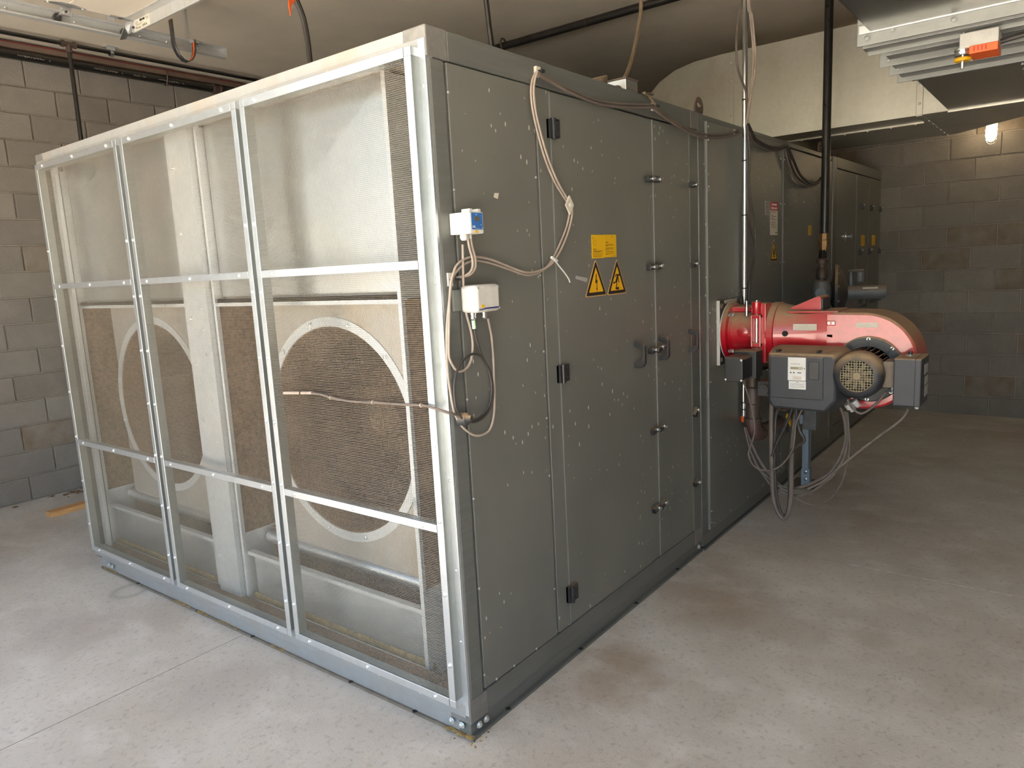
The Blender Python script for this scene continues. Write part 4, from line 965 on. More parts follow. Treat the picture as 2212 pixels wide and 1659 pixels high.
cable('transmitter_cable', 'grey cable rising from the small transmitter and doubling back beside the corner post', [(0.567,-0.026,2.379),(0.546,-0.026,2.342),(0.536,-0.026,2.29),(0.551,-0.026,2.211),(0.602,-0.026,2.09),(0.661,-0.026,2),(0.719,-0.026,1.941),(0.761,-0.026,1.903),(0.769,-0.026,1.87),(0.74,-0.026,1.805),(0.688,-0.026,1.738),(0.628,-0.026,1.685),(0.575,-0.026,1.66),(0.506,-0.026,1.646),(0.431,-0.026,1.645),(0.334,-0.026,1.669),(0.236,-0.026,1.696),(0.156,-0.026,1.708),(0.098,-0.026,1.704),(0.051,-0.026,1.683),(0.03,-0.026,1.655),(0.016,-0.026,1.625),(0.004,-0.026,1.568),(-0.011,-0.026,1.449),(-0.016,-0.026,1.394),(-0.009,-0.026,1.367),(0.014,-0.026,1.337),(0.041,-0.026,1.328),(0.071,-0.026,1.337),(0.094,-0.026,1.361),(0.105,-0.026,1.398),(0.106,-0.026,1.436),(0.096,-0.026,1.48),(0.085,-0.026,1.515),(0.077,-0.026,1.553),(0.078,-0.026,1.609),(0.081,-0.026,1.665),(0.084,-0.026,1.708),(0.087,-0.026,1.75)], .0042, 'cable_l')
cable('sensor_lead', 'dark lead coiled in two turns below the sensor box ending in a gland', [(0.111,-0.036,1.482),(0.111,-0.036,1.456),(0.118,-0.036,1.428),(0.134,-0.036,1.383),(0.149,-0.036,1.354),(0.177,-0.036,1.311),(0.19,-0.036,1.264),(0.188,-0.036,1.221),(0.173,-0.036,1.187),(0.139,-0.036,1.157),(0.089,-0.036,1.145),(0.048,-0.036,1.153),(0.015,-0.036,1.173),(-0.007,-0.036,1.209),(-0.013,-0.036,1.256),(-0.009,-0.036,1.296),(0.008,-0.036,1.335),(0.039,-0.036,1.365),(0.081,-0.036,1.38),(0.11,-0.036,1.378),(0.14,-0.036,1.362),(0.169,-0.036,1.32),(0.183,-0.036,1.272),(0.18,-0.036,1.226),(0.165,-0.036,1.191),(0.132,-0.036,1.164),(0.088,-0.036,1.153),(0.049,-0.036,1.158),(0.029,-0.036,1.165)], .0044, 'cable_d')
cp = [(0.033,-0.03,1.167),(-0.005,-0.03,1.187),(-0.043,-0.03,1.202)] + [(-0.055,0.021,1.215),(-0.055,0.059,1.22),(-0.055,0.08,1.221),(-0.055,0.143,1.218),(-0.055,0.229,1.215),(-0.055,0.323,1.213),(-0.055,0.432,1.208),(-0.055,0.497,1.21),(-0.055,0.559,1.214),(-0.055,0.614,1.222),(-0.055,0.687,1.223),(-0.055,0.728,1.221)]
pc = cable('probe_cable', 'grey probe cable tied across the front of the right mesh screen', cp, .0048, 'cable')
p0 = Vector(cp[-1]); p1 = Vector((-0.055,0.854,1.213))
MB().tube([p0 + (p0 - p1) * .45, p0, p1 + (p0 - p1) * .3, p1], .0062, 10, smooth=False).build('probe_tip', 'cable_l', pc, smooth=True, label='tan metal probe tip')
MB().lathe((0.035,-0.03,1.165), (.2, -1, .1), [(.022, -.02), (.022, .012), (.016, .016), (.010, .03)], 14).build('cable_gland', 'casting_d', pc, smooth=True)
for i, c in enumerate([(-0.056,0.742,1.22),(-0.056,0.558,1.214),(-0.056,0.322,1.214),(-0.056,0.079,1.221)]):
    MB().lathe(Vector(c) + Vector((0, .003, 0)), (0, -1, 0), [(.0075, 0), (.0075, .005)], 8).build('cable_tie', 'tie' if i == 0 else 'cable_l', pc)
CT = thing('cable_tag', (0.744,-0.03,1.9), 'square pale yellow tie mount holding two hanging cables', 'cable mount')
c0 = Vector((0.738,-0.034,1.899)); a_ = Vector((.020, 0, .026)); b_ = Vector((.020, 0, -.026))
MB().obox(c0, a_ * .72, b_ * .72, (0, .003, 0)).build('adhesive_square', 'oldpaper', CT)
MB().lathe(c0 + Vector((0, -.003, 0)), (0, -1, 0), [(.008, 0), (.008, .003)], 10).build('tie_boss', 'paper', CT)
zt = thing('zip_tie', (0.616,-0.03,1.687), 'white zip tie with long loose tail around the hanging cables', 'zip tie')
MB().tube([(0.601,-0.03,1.696),(0.619,-0.03,1.689),(0.638,-0.03,1.681)], .006, 8).build('loop', 'paper', zt, smooth=True)
MB().tube([(0.61,-0.04,1.683),(0.638,-0.04,1.661),(0.676,-0.04,1.632),(0.701,-0.04,1.609),(0.71,-0.04,1.594)], .0028, 6).build('tail', 'paper', zt, smooth=True)
CM = thing('cable_clip', (0.041,0,1.637), 'small white tie mount on the corner post beside the mesh', 'cable clip')
c0 = Vector((0.039,-0.002,1.637)); MB().box(c0.x - .012, c0.x + .012, -.005, .003, c0.z - .022, c0.z + .022).build('adhesive_square', 'white', CM)
MB().box(c0.x - .006, c0.x + .018, -.030, -.004, c0.z - .004, c0.z + .003).build('tie', 'tie', CM)
for i, (q0, lab) in enumerate((((0.595,0,2.386), 'small tan tie mount at the top rail where two cables turn down'), ((1.551,0,2.387), 'small pale tie mount at the top rail right of the box'), ((2.588,0,2.379), 'small pale tie mount on the burner section top rail'))):
    e = thing('cable_clip', q0, lab, 'cable clip', None)
    MB().box(q0[0] - .014, q0[0] + .014, -.012, .002, q0[2] - .018, q0[2] + .018).build('adhesive_square', 'oldpaper', e)
    MB().box(q0[0] - .006, q0[0] + .01, -.034, -.012, q0[2] - .005, q0[2] + .004).build('tie', 'tie', e)
cable('rail_cable', 'pair of brown cables sagging along the top rail: upper one', [(0.579,-0.022,2.377),(0.66,-0.022,2.367),(0.782,-0.022,2.35),(0.92,-0.022,2.338),(1.054,-0.022,2.339),(1.207,-0.022,2.35),(1.395,-0.022,2.373),(1.512,-0.022,2.387),(1.541,-0.022,2.378),(1.675,-0.022,2.352),(1.823,-0.022,2.33),(1.964,-0.022,2.317),(2.145,-0.022,2.319),(2.368,-0.022,2.344),(2.582,-0.022,2.383),(2.687,-0.022,2.418),(2.749,-0.022,2.449)], .0060, 'cable')
cable('rail_cable', 'pair of brown cables sagging along the top rail: lower one', [(0.569,-0.03,2.366),(0.654,-0.03,2.353),(0.769,-0.03,2.336),(0.906,-0.03,2.324),(1.039,-0.03,2.322),(1.192,-0.03,2.333),(1.379,-0.03,2.356),(1.496,-0.03,2.371),(1.519,-0.03,2.364),(1.657,-0.03,2.336),(1.805,-0.03,2.313),(1.945,-0.03,2.299),(2.126,-0.03,2.3),(2.348,-0.03,2.324),(2.56,-0.03,2.361),(2.681,-0.03,2.4),(2.743,-0.03,2.436)], .0060, 'cable')
cable('box_cable', 'short brown cable curling from the junction box down over the top rail', [(1.53, .04, 2.455), (1.60, .02, 2.455)] + [(1.421,-0.024,2.43),(1.463,-0.024,2.423),(1.5,-0.024,2.408),(1.523,-0.024,2.39),(1.551,-0.024,2.375),(1.67,-0.024,2.345),(1.818,-0.024,2.322)], .0055, 'cable_b')
cl = [(2.579,-0.06,3.109),(2.535,-0.06,3.02),(2.492,-0.06,2.878),(2.491,-0.06,2.777),(2.512,-0.06,2.714),(2.57,-0.06,2.66),(2.637,-0.06,2.607),(2.667,-0.06,2.528),(2.659,-0.06,2.443)]
cable('conduit_cable', 'dark cable hanging left of the conduit near the ceiling', [(cl[0][0] + .03, -.06, CEIL)] + cl, .0065, 'cable')
cl = [(2.62,-0.085,3.108),(2.666,-0.085,3.029),(2.704,-0.085,2.916),(2.728,-0.085,2.813),(2.705,-0.085,2.693),(2.651,-0.085,2.584),(2.617,-0.085,2.496),(2.575,-0.085,2.416)]
cable('conduit_cable', 'tan cable bowing right of the conduit near the ceiling', [(cl[0][0], -.085, CEIL)] + cl, .0065, 'cable_l')
cl = [(2.64,-0.07,3.116),(2.677,-0.07,3.035),(2.716,-0.07,2.921),(2.732,-0.07,2.816),(2.716,-0.07,2.697),(2.678,-0.07,2.59),(2.647,-0.07,2.503),(2.616,-0.07,2.424)]
cable('conduit_cable', 'second tan cable bowing close to the conduit', [(cl[0][0], -.07, CEIL)] + cl, .0060, 'cable_l')
for i, (dy, nm) in enumerate(((0, 'upper'), (7, 'lower'), (14, 'lowest'))):
    pts = [[(2.703,-0.05,2.434),(2.758,-0.05,2.4),(2.814,-0.05,2.366),(2.879,-0.05,2.356),(2.981,-0.05,2.345),(3.112,-0.05,2.341),(3.265,-0.05,2.353),(3.413,-0.05,2.378),(3.473,-0.05,2.366),(3.578,-0.05,2.301),(3.73,-0.05,2.215),(3.901,-0.05,2.173),(4.054,-0.05,2.162),(4.213,-0.05,2.191),(4.288,-0.05,2.22)], [(2.709,-0.045,2.43),(2.756,-0.045,2.395),(2.804,-0.045,2.36),(2.886,-0.045,2.346),(2.996,-0.045,2.334),(3.128,-0.045,2.329),(3.281,-0.045,2.34),(3.43,-0.045,2.368),(3.47,-0.045,2.348),(3.543,-0.045,2.274),(3.672,-0.045,2.196),(3.862,-0.045,2.159),(4.049,-0.045,2.152),(4.22,-0.045,2.182),(4.307,-0.045,2.215)], [(2.715,-0.04,2.426),(2.754,-0.04,2.388),(2.802,-0.04,2.349),(2.892,-0.04,2.336),(3.01,-0.04,2.325),(3.143,-0.04,2.321),(3.297,-0.04,2.336),(3.416,-0.04,2.359),(3.457,-0.04,2.335),(3.519,-0.04,2.267),(3.647,-0.04,2.182),(3.834,-0.04,2.145),(4.055,-0.04,2.143),(4.239,-0.04,2.173),(4.314,-0.04,2.209)]][i]
    cable('bundle_cable', 'dark cable bundle sagging across the seam behind the gas pipe: %s strand' % nm, pts, (.009, .008, .006)[i], ('cable_d', 'cable_d', 'cable')[i])
cable('slack_cable', 'thin dark cable bowing right of the conduit above the red burner', [(2.667,-0.06,2.418),(2.698,-0.06,2.24),(2.69,-0.06,2.119),(2.722,-0.06,2.001),(2.779,-0.06,1.869),(2.8,-0.06,1.768),(2.771,-0.06,1.633),(2.698,-0.06,1.477),(2.682,-0.06,1.356)], .0050, 'cable_d')
cable('slack_cable', 'second thin dark cable hanging straighter beside the conduit', [(2.687,-0.05,2.347),(2.695,-0.05,2.079),(2.702,-0.05,1.902),(2.758,-0.05,1.803),(2.8,-0.05,1.721),(2.808,-0.05,1.635),(2.751,-0.05,1.495),(2.718,-0.05,1.353)], .0045, 'cable_d')
# cables under the burner
cable('loop_cable', 'thick grey cable loop hanging under the burner, upper of the big loops', [(2.4,-0.669,0.815),(2.4,-0.689,0.765),(2.4,-0.7,0.688),(2.4,-0.699,0.623),(2.4,-0.676,0.539),(2.4,-0.63,0.45),(2.4,-0.575,0.397),(2.4,-0.491,0.344),(2.4,-0.414,0.317),(2.4,-0.353,0.322),(2.4,-0.312,0.36),(2.4,-0.258,0.416),(2.4,-0.208,0.496),(2.4,-0.167,0.585),(2.4,-0.142,0.656)], .0085)
cable('loop_cable', 'grey cable loop hanging under the burner, second of the big loops', [(2.38,-0.7,0.8),(2.38,-0.71,0.745),(2.38,-0.716,0.66),(2.38,-0.7,0.549),(2.38,-0.654,0.446),(2.38,-0.593,0.376),(2.38,-0.53,0.32),(2.38,-0.453,0.283),(2.38,-0.387,0.287),(2.38,-0.319,0.308),(2.38,-0.279,0.352),(2.38,-0.243,0.398),(2.38,-0.209,0.45),(2.38,-0.174,0.546),(2.38,-0.146,0.655)], .0072)
cable('loop_cable', 'thin grey cable loop hanging lowest under the burner', [(2.36,-0.716,0.8),(2.36,-0.725,0.699),(2.36,-0.729,0.6),(2.36,-0.72,0.513),(2.36,-0.696,0.41),(2.36,-0.649,0.317),(2.36,-0.587,0.261),(2.36,-0.524,0.251),(2.36,-0.459,0.272),(2.36,-0.393,0.31),(2.36,-0.333,0.344),(2.36,-0.244,0.418),(2.36,-0.184,0.534),(2.36,-0.151,0.662)], .0045)
cable('switch_cable', 'grey cable slanting down from the dark grey switch box', [(2.19,-1.032,0.877),(2.19,-1.026,0.854),(2.19,-0.997,0.809),(2.19,-0.919,0.735),(2.19,-0.839,0.658),(2.19,-0.756,0.573),(2.19,-0.691,0.505),(2.19,-0.64,0.447),(2.19,-0.562,0.394)], .0060)
cable('control_cable', 'thin grey cable loop between control box and valve actuator', [(2.25,-0.511,0.82),(2.25,-0.48,0.743),(2.25,-0.472,0.663),(2.25,-0.463,0.595),(2.25,-0.432,0.531),(2.25,-0.386,0.478),(2.25,-0.335,0.451),(2.25,-0.281,0.451),(2.25,-0.241,0.473),(2.25,-0.217,0.52),(2.25,-0.22,0.561),(2.25,-0.247,0.654),(2.25,-0.248,0.722),(2.25,-0.236,0.793),(2.25,-0.218,0.862),(2.25,-0.194,0.927),(2.25,-0.183,0.972)], .0050)
cable('motor_cable', 'grey cable drooping below the motor to its terminal box', [(2.22,-0.745,0.898),(2.22,-0.766,0.858),(2.22,-0.801,0.83),(2.22,-0.828,0.833),(2.22,-0.867,0.866),(2.22,-0.904,0.914),(2.22,-0.927,0.949)], .0062)
cable('hose', 'thick grey flexible hose hanging in a long loop to the floor', [(2.31,-0.326,0.864),(2.31,-0.326,0.826),(2.31,-0.324,0.751),(2.31,-0.325,0.567),(2.31,-0.328,0.464),(2.31,-0.336,0.293),(2.31,-0.356,0.207),(2.31,-0.382,0.167),(2.31,-0.406,0.16),(2.31,-0.426,0.208),(2.31,-0.438,0.304),(2.31,-0.439,0.478),(2.31,-0.443,0.613),(2.31,-0.457,0.749),(2.31,-0.466,0.816),(2.31,-0.471,0.863)], .0125, 'cable', 'hose')
cable('hose', 'thin black hose inside the long grey hose loop', [(2.33,-0.379,0.859),(2.33,-0.364,0.804),(2.33,-0.343,0.749),(2.33,-0.337,0.528),(2.33,-0.346,0.32),(2.33,-0.362,0.225),(2.33,-0.384,0.173),(2.33,-0.405,0.176),(2.33,-0.42,0.24),(2.33,-0.424,0.351),(2.33,-0.42,0.487),(2.33,-0.427,0.606),(2.33,-0.441,0.744),(2.33,-0.453,0.811),(2.33,-0.457,0.859)], .0090, 'cable_d', 'hose')
cable('black_lead', 'black lead slanting down left under the control box', [(2.3,-0.454,0.864),(2.3,-0.444,0.816),(2.3,-0.408,0.713),(2.3,-0.357,0.599),(2.3,-0.333,0.524)], .0080, 'cable_d')
cable('black_lead', 'black lead kinked beside the blue-grey strut post', [(2.29,-0.464,0.866),(2.29,-0.467,0.807),(2.29,-0.473,0.755),(2.29,-0.486,0.69),(2.29,-0.511,0.648),(2.29,-0.502,0.621),(2.29,-0.459,0.59),(2.29,-0.44,0.553)], .0090, 'cable_d')
# cords from the ceiling
cc = [(2.046,0.3,3.057),(2.007,0.3,2.907),(1.931,0.3,2.751),(1.864,0.3,2.65),(1.795,0.3,2.593),(1.73,0.3,2.571)]
cable('cord', 'brown cord dropping in a curve to the box on the unit', [(cc[0][0] + .02, .30, CEIL)] + cc + [(1.75, .30, 2.44)], .011, 'cable_b', 'cord')
cc = [(1.081,2,3.248),(1.119,2,3.156),(1.135,2,3.045),(1.138,2,2.93),(1.137,2,2.839)]
bh = cable('hose', 'black hose curving from ceiling behind the mesh front, orange tape on it', [(cc[0][0] - .22, 2.0, CEIL), (cc[0][0] - .06, 2.0, cc[0][2] + .12)] + cc + [(cc[-1][0] + .01, 2.0, 2.44)], .0165, 'cable_d', 'hose')
tp = Vector((1.006,1.98,3.215)); MB().prism([tp + Vector(q) for q in ((.03, 0, .05), (.0, 0, .0), (.004, .0, -.075), (.016, 0, -.02), (.05, 0, .02))], (.0, -.008, 0)).build('orange_tape', 'orange', bh, label='torn orange tape')
cc = [(1.326,0.8,3.01),(1.338,0.8,2.902),(1.352,0.8,2.8)]
cable('drop_conduit', 'thin dark conduit dropping from ceiling behind the top rail', [(1.25, .8, CEIL)] + cc + [(1.40, .8, 2.44)], .0140, 'iron', 'conduit')
JB = thing('junction_box', (1.44, .09, H), 'small square metal box standing on top of the grey unit', 'junction box')
jb = MB().box(1.37, 1.485, .04, .14, H + .001, H + .068).build('box', 'galv', JB, bevel=.004)
MB().box(1.366, 1.489, .036, .144, H + .066, H + .073).build('cover', 'tantrim', JB, bevel=.001)
q = MB()
for x in (1.40, 1.43, 1.46): q.lathe((x, .04, H + .03), (0, -1, 0), [(.010, 0), (.010, .001)], 10)
q.build('knockouts', 'dusty', JB, kind='stuff')
MB().lathe((1.372, .08, H + .025), (-1, 0, 0), [(.016, 0), (.016, .015), (.012, .03)], 10).build('cable_connector', 'dusty', JB)
q = []
for i in range(40):
    a = i / 40 * 2 * PI * 3; q.append((1.19 + .055 * math.cos(a), .10 + .05 * math.sin(a), H + .024 + .02 * i / 40 + .014 * math.cos(a)))
cable('cable_coil', 'small coil of dusty brown cable lying on the unit', q, .008, 'cable_b', 'cable', sub=2)

# ================================================================== notices and labels on the side
def notice(name, lab, x0, x1, z0, z1, y, mat, cat='notice', group=None):
    return MB().box(x0, x1, y - .0012, y, z0, z1).build(name, mat, None, label=lab, cat=cat, group=group, origin=((x0 + x1) / 2, y, z0))
def lines(o, y, rows, mat='ink2', nm='printed_lines'):
    q = MB()
    for x0, x1, z, h in rows: q.box(x0, x1, y - .0006, y, z - h / 2, z + h / 2)
    return q.build(nm, mat, o, kind='stuff')
yf = -.0002
n1 = notice('yellow_notice', 'yellow notice left of its twin, printed with a circle symbol', .952, 1.058, 1.685, 1.785, yf, 'yellow')
text('!e', (.960, yf - .0013, 1.766), SX, SZ, .014, 'ink2', n1)
MB().lathe((.976, yf - .0013, 1.750), (0, -1, 0), [(.0125, 0), (.0125, .0004), (.0115, .0004), (.0115, 0)], 20, caps=False).build('circle_symbol', 'ink2', n1)
text('Danger!', (.961, yf - .0013, 1.7215), SX, SZ, .0085, 'ink2', n1)
lines(n1, yf - .0012, [(.961, 1.040, 1.716, .002), (.961, 1.022, 1.712, .002), (.961, 1.042, 1.704, .0012), (.961, 1.038, 1.700, .0012), (.961, 1.032, 1.694, .002)])
n2 = notice('yellow_notice', 'yellow notice right of its twin, printed with three paragraphs', 1.058, 1.163, 1.6875, 1.786, yf - .0006, 'yellow')
text('Danger!', (1.066, yf - .0019, 1.751), SX, SZ, .0085, 'ink2', n2)
lines(n2, yf - .0018, [(1.066, 1.135, 1.744, .0018), (1.066, 1.140, 1.740, .0018), (1.066, 1.085, 1.736, .0018), (1.066, 1.135, 1.728, .0018), (1.066, 1.135, 1.724, .0018), (1.066, 1.092, 1.720, .0018), (1.066, 1.138, 1.712, .002), (1.066, 1.138, 1.704, .002), (1.066, 1.082, 1.700, .002), (1.125, 1.158, 1.692, .001), (1.122, 1.128, 1.777, .004)])
def tri_sign(name, lab, xa, xl, xr, zt, zb, y, inner_f):
    T = thing(name, ((xl + xr) / 2, y, zb), lab, 'warning sign')
    def tri(s, y0, t, mat, nm, rnd=0):
        cx, cz = (xl + xr + xa) / 3, zb + (zt - zb) / 3
        P3 = [Vector((xl, y0, zb)), Vector((xr, y0, zb)), Vector((xa, y0, zt))]; c = Vector((cx, y0, cz))
        P3 = [c + (p - c) * s for p in P3]
        pts = []
        for i in range(3):
            a, b, d = P3[i - 1], P3[i], P3[(i + 1) % 3]; u = (a - b).normalized() * rnd; w_ = (d - b).normalized() * rnd
            for k in range(5): t_ = k / 4; pts.append(b + u * (1 - t_) ** 2 + w_ * t_ ** 2)
        return MB().prism(pts, (0, -t, 0)).build(nm, mat, T)
    tri(1., y, .001, 'orange_edge', 'sign_plate', .014)
    tri(.93, y - .001, .0004, 'ink', 'black_border', .012)
    tri(.66, y - .0014, .0004, 'amber', 'amber_field', .003)
    inner_f(T, y - .0018)
    return T
def bolt_sym(T, y):
    x, z = .978, 1.535
    MB().prism([(x - .001, y, z + .083), (x + .006, y, z + .083), (x + .002, y, z + .056), (x + .011, y, z + .061), (x + .006, y, z + .022), (x + .010, y, z + .024), (x + .004, y, z + .006), (x - .001, y, z + .022), (x + .002, y, z + .023), (x + .004, y, z + .046), (x - .008, y, z + .042)], (0, -.0004, 0)).build('lightning_symbol', 'ink', T)
def trip_sym(T, y):
    x, z = 1.160, 1.535; m_ = MB()
    m_.lathe((x + .019, y, z + .072), (0, -1, 0), [(.006, 0), (.006, .0004)], 12)
    def limb(a, b, r): a = Vector((x + a[0], y - .0002, z + a[1])); b = Vector((x + b[0], y - .0002, z + b[1])); d = b - a; p = Vector((-d.z, 0, d.x)).normalized() * r; m_.obox((a + b) / 2, d / 2 + d.normalized() * r * .5, p, (0, .0002, 0))
    limb((.008, .070), (-.006, .044), .0075); limb((.006, .074), (-.010, .072), .0028); limb((-.010, .072), (-.016, .064), .0026); limb((.010, .060), (.017, .038), .0028)
    limb((-.006, .044), (-.003, .028), .0032); limb((-.003, .028), (-.013, .010), .0032); limb((-.008, .044), (-.020, .038), .0030); limb((-.020, .038), (-.032, .038), .0036)
    m_.box(x - .008, x + .016, y - .0004, y, z + .006, z + .017)
    m_.build('stumbling_figure', 'ink', T)
tri_sign('warning_sign', 'yellow triangle sign with black lightning bolt symbol', .979, .886, 1.067, 1.683, 1.522, yf, bolt_sym)
tri_sign('warning_sign', 'yellow triangle sign with black stumbling figure symbol', 1.165, 1.070, 1.250, 1.681, 1.520, yf - .0001, trip_sym)
def flame_sym(T, y):
    x, z = 3.303, 1.64
    MB().prism([(x - .020, y, z), (x + .020, y, z), (x + .020, y, z + .008), (x - .020, y, z + .008)], (0, -.0004, 0)).prism([(x - .016, y, z + .012), (x + .016, y, z + .012), (x + .018, y, z + .03), (x + .004, y, z + .068), (x + .002, y, z + .05), (x - .010, y, z + .062), (x - .018, y, z + .03)], (0, -.0004, 0)).build('flame_symbol', 'ink', T)
tri_sign('warning_sign', 'dark edged triangle sign with flame symbol below the red notice', 3.302, 3.222, 3.384, 1.762, 1.612, -.0105, flame_sym)
n3 = notice('instruction_notice', 'tall white notice with red heading on the burner section', 3.230, 3.377, 1.787, 2.006, -.0103, 'oldpaper')
MB().box(3.230, 3.377, -.0119, -.0112, 1.950, 2.006).build('red_heading', 'redp', n3)
text('Important', (3.303, -.0125, 1.983), SX, SZ, .024, 'inkw', n3, align='CENTER')
text('Instruction!', (3.303, -.0125, 1.959), SX, SZ, .024, 'inkw', n3, align='CENTER')
lines(n3, -.0115, [(3.25, 3.35, 1.940, .003), (3.25, 3.275, 1.918, .004), (3.25, 3.35, 1.911, .003), (3.25, 3.29, 1.898, .004), (3.25, 3.355, 1.890, .003), (3.25, 3.335, 1.870, .003), (3.25, 3.29, 1.860, .004), (3.25, 3.355, 1.852, .003), (3.25, 3.335, 1.838, .003), (3.335, 3.36, 1.803, .010)], 'ink2')
n4 = notice('instruction_notice', 'small grey notice left of the red-headed notice', 3.125, 3.232, 1.917, 2.008, -.0102, 'greypaper')
lines(n4, -.0114, [(3.14, 3.19, 1.99, .003), (3.14, 3.21, 1.975, .002), (3.14, 3.21, 1.965, .002), (3.14, 3.20, 1.95, .002), (3.14, 3.21, 1.935, .002), (3.205, 3.215, 1.99, .010)], 'ink2')
for nm, x0, x1, z0, z1 in (('narrow yellow label left of the black gas pipe', 4.118, 4.200, 1.788, 1.862), ('narrow yellow label on the last section, left of its twin', 5.868, 6.010, 1.690, 1.790), ('narrow yellow label on the last section, nearest the back wall', 6.330, 6.470, 1.690, 1.790)):
    y_ = -.0063 if x0 < 5 else -.0022
    o = notice('yellow_label', nm, x0, x1, z0, z1, y_, 'yellow', 'label'); w_ = x1 - x0
    lines(o, y_ - .0012, [(x0 + .015, x1 - .015, z0 + (z1 - z0) * k, .002) for k in (.25, .4, .55, .7, .85)])
# scraps of old tape and marker notes
for nm, lab, pts in (('tape_scrap', 'torn beige tape scrap above the blue-faced transmitter', [(0.306,0.001,1.93),(0.33,0.001,1.931),(0.322,0.001,1.91),(0.299,0.001,1.915)]), ('tape_scrap', 'torn grey tape remnant left of the lightning sign', [(0.819,-0,1.618),(0.913,-0,1.603),(0.901,-0,1.586),(0.815,-0,1.605)])):
    MB().prism(pts, (0, -.001, 0)).build(nm, 'oldpaper' if 'beige' in lab else 'greypaper', None, label=lab, cat='tape')

# ================================================================== ceiling pipes, door and track
AP = thing('air_pipe', (1.5, 4.75, 3.575), 'thin black pipe close under the ceiling along the left wall', 'pipe')
MB().cyl((XF, 4.748, 3.575), (6.5, 4.748, 3.575), .0165, 14).build('pipe_run', 'lacq', AP, smooth=True)
tx = .985
MB().lathe((tx - .055, 4.748, 3.575), (1, 0, 0), [(.026, 0), (.026, .022), (.021, .024), (.021, .086), (.026, .088), (.026, .11)], 14).lathe((tx, 4.748, 3.57), (0, 0, -1), [(.021, 0), (.021, .035), (.025, .036), (.025, .055)], 14).build('tee', 'brownpipe', AP, smooth=True)
MB().cyl((tx, 4.748, 3.53), (tx - .02, 4.748, F), .0165, 14).build('drop_pipe', 'iron', AP, smooth=True)
hx_ = 1.31
MB().box(hx_ - .05, hx_ + .05, 4.70, 4.80, CEIL - .006, CEIL).box(hx_ - .03, hx_ + .03, 4.735, 4.76, CEIL - .03, CEIL - .006).build('hanger_plate', 'galv_dull', AP)
MB().lathe((hx_ - .014, 4.748, 3.568), (1, 0, 0), [(.024, 0), (.024, .028)], 16, caps=False).build('hanger_loop', 'steel', AP, smooth=True)
WP = thing('water_pipe', (1.5, 5.03, 3.47), 'black lacquered steel pipe with white lettering along the block wall', 'pipe')
wy, wz, wr = 5.035, 3.503, .036
MB().cyl((XF, wy, wz), (6.6, wy, wz), wr, 22).build('pipe_run', 'lacq', WP, smooth=True)
MB().lathe((2.36, wy, wz), (1, 0, 0), [(.042, 0), (.045, .006), (.045, .020), (.040, .024), (.040, .075), (.045, .079), (.045, .095), (.042, .10)], 22).build('coupling', 'brownpipe', WP, smooth=True)
MB().tube([(1.905, wy + .0 + .043 * math.cos(a), wz + .028 + .072 * math.sin(a)) for a in [i / 14 * 2 * PI for i in range(15)]], .006, 6).build('pipe_hanger', 'brownpipe', WP, smooth=True)
for x, tx_ in ((.70, 'WHEATLAND   2"'), (.36, 'SCH  40'), (1.27, 'WHEATLAND   2"'), (1.60, 'SCH  40'), (1.82, 'WHEATLAND   2"')):
    text(tx_, (x, wy - .0372, wz - .014), (1, 0, 0), (0, .18, 1), .032, 'inkg', WP)
CP = thing('ceiling_pipe', (3.66, 1.0, 3.52), 'dark steel pipe running across the ceiling above the unit', 'pipe')
pa, pb = (3.5,2.376,3.555), (3.601,0.843,3.555)
xm = (pa[0] + pb[0]) / 2
MB().cyl((xm, 2.52, 3.555), (xm, YR + .2, 3.555), .031, 18).build('pipe_run', 'iron', CP, smooth=True)
MB().tube([(xm + .036 * math.cos(a), 2.40, 3.575 + .045 * math.sin(a)) for a in [i / 12 * 2 * PI for i in range(13)]], .008, 6).build('pipe_hanger', 'brownpipe', CP, smooth=True)
MB().lathe((xm, 1.55, 3.555), (0, 1, 0), [(.033, 0), (.033, .01)], 18).build('weld_ring', 'brownpipe', CP, smooth=True)

TZ = 3.25
DT_ = thing('door_track', (.3, 3.26, TZ), 'galvanised overhead door track under the ceiling on the left', 'door track')
ta, tb = (-0.003,3.247,3.25), (1.418,3.292,3.25)
ty = (ta[1] + tb[1]) / 2; te = tb[0]
prof = [(ty + .045, TZ), (ty - .002, TZ), (ty - .002, TZ + .010), (ty + .040, TZ + .006), (ty + .040, TZ + .068), (ty + .000, TZ + .066), (ty - .002, TZ + .074), (ty + .045, TZ + .074)]
MB().prism([(XF, y, z) for y, z in prof], (te - XF, 0, 0)).build('track_channel', 'galv_dull', DT_)
q = MB()
for x in (.05, .42, .82, 1.0, 1.22): q.rivet((x, ty + .04, TZ + .036), (0, -1, 0), .009)
q.build('track_bolts', 'rivet', DT_, kind='stuff')
MB().box(te - .004, te + .002, ty, ty + .045, TZ, TZ + .074).build('end_plate', 'galv_dull', DT_)
MB().box(te - .28, te - .26, ty + .02, ty + .045, TZ + .07, CEIL).build('track_hanger', 'galv_dull', DT_)
PZ_ = 3.323
e1_, e2_ = (0.203,3.147,3.323), (0.714,3.181,3.323)
py = (e1_[1] + e2_[1]) / 2; pxe = e2_[0]; jx = (0.313,3.166,3.323)[0] if False else None
OD = thing('overhead_door', (-.8, 0.5, PZ_), 'cream sectional overhead door raised flat under the ceiling', 'door')
jx = (0.312,3.156,3.323)
xs = [XF + .12, jx[0] - .61 * 2, jx[0] - .61, jx[0], pxe]
xs = [XF + .12] + [jx[0] - .58 * k for k in (3, 2, 1, 0) if jx[0] - .58 * k > XF + .2] + [pxe]
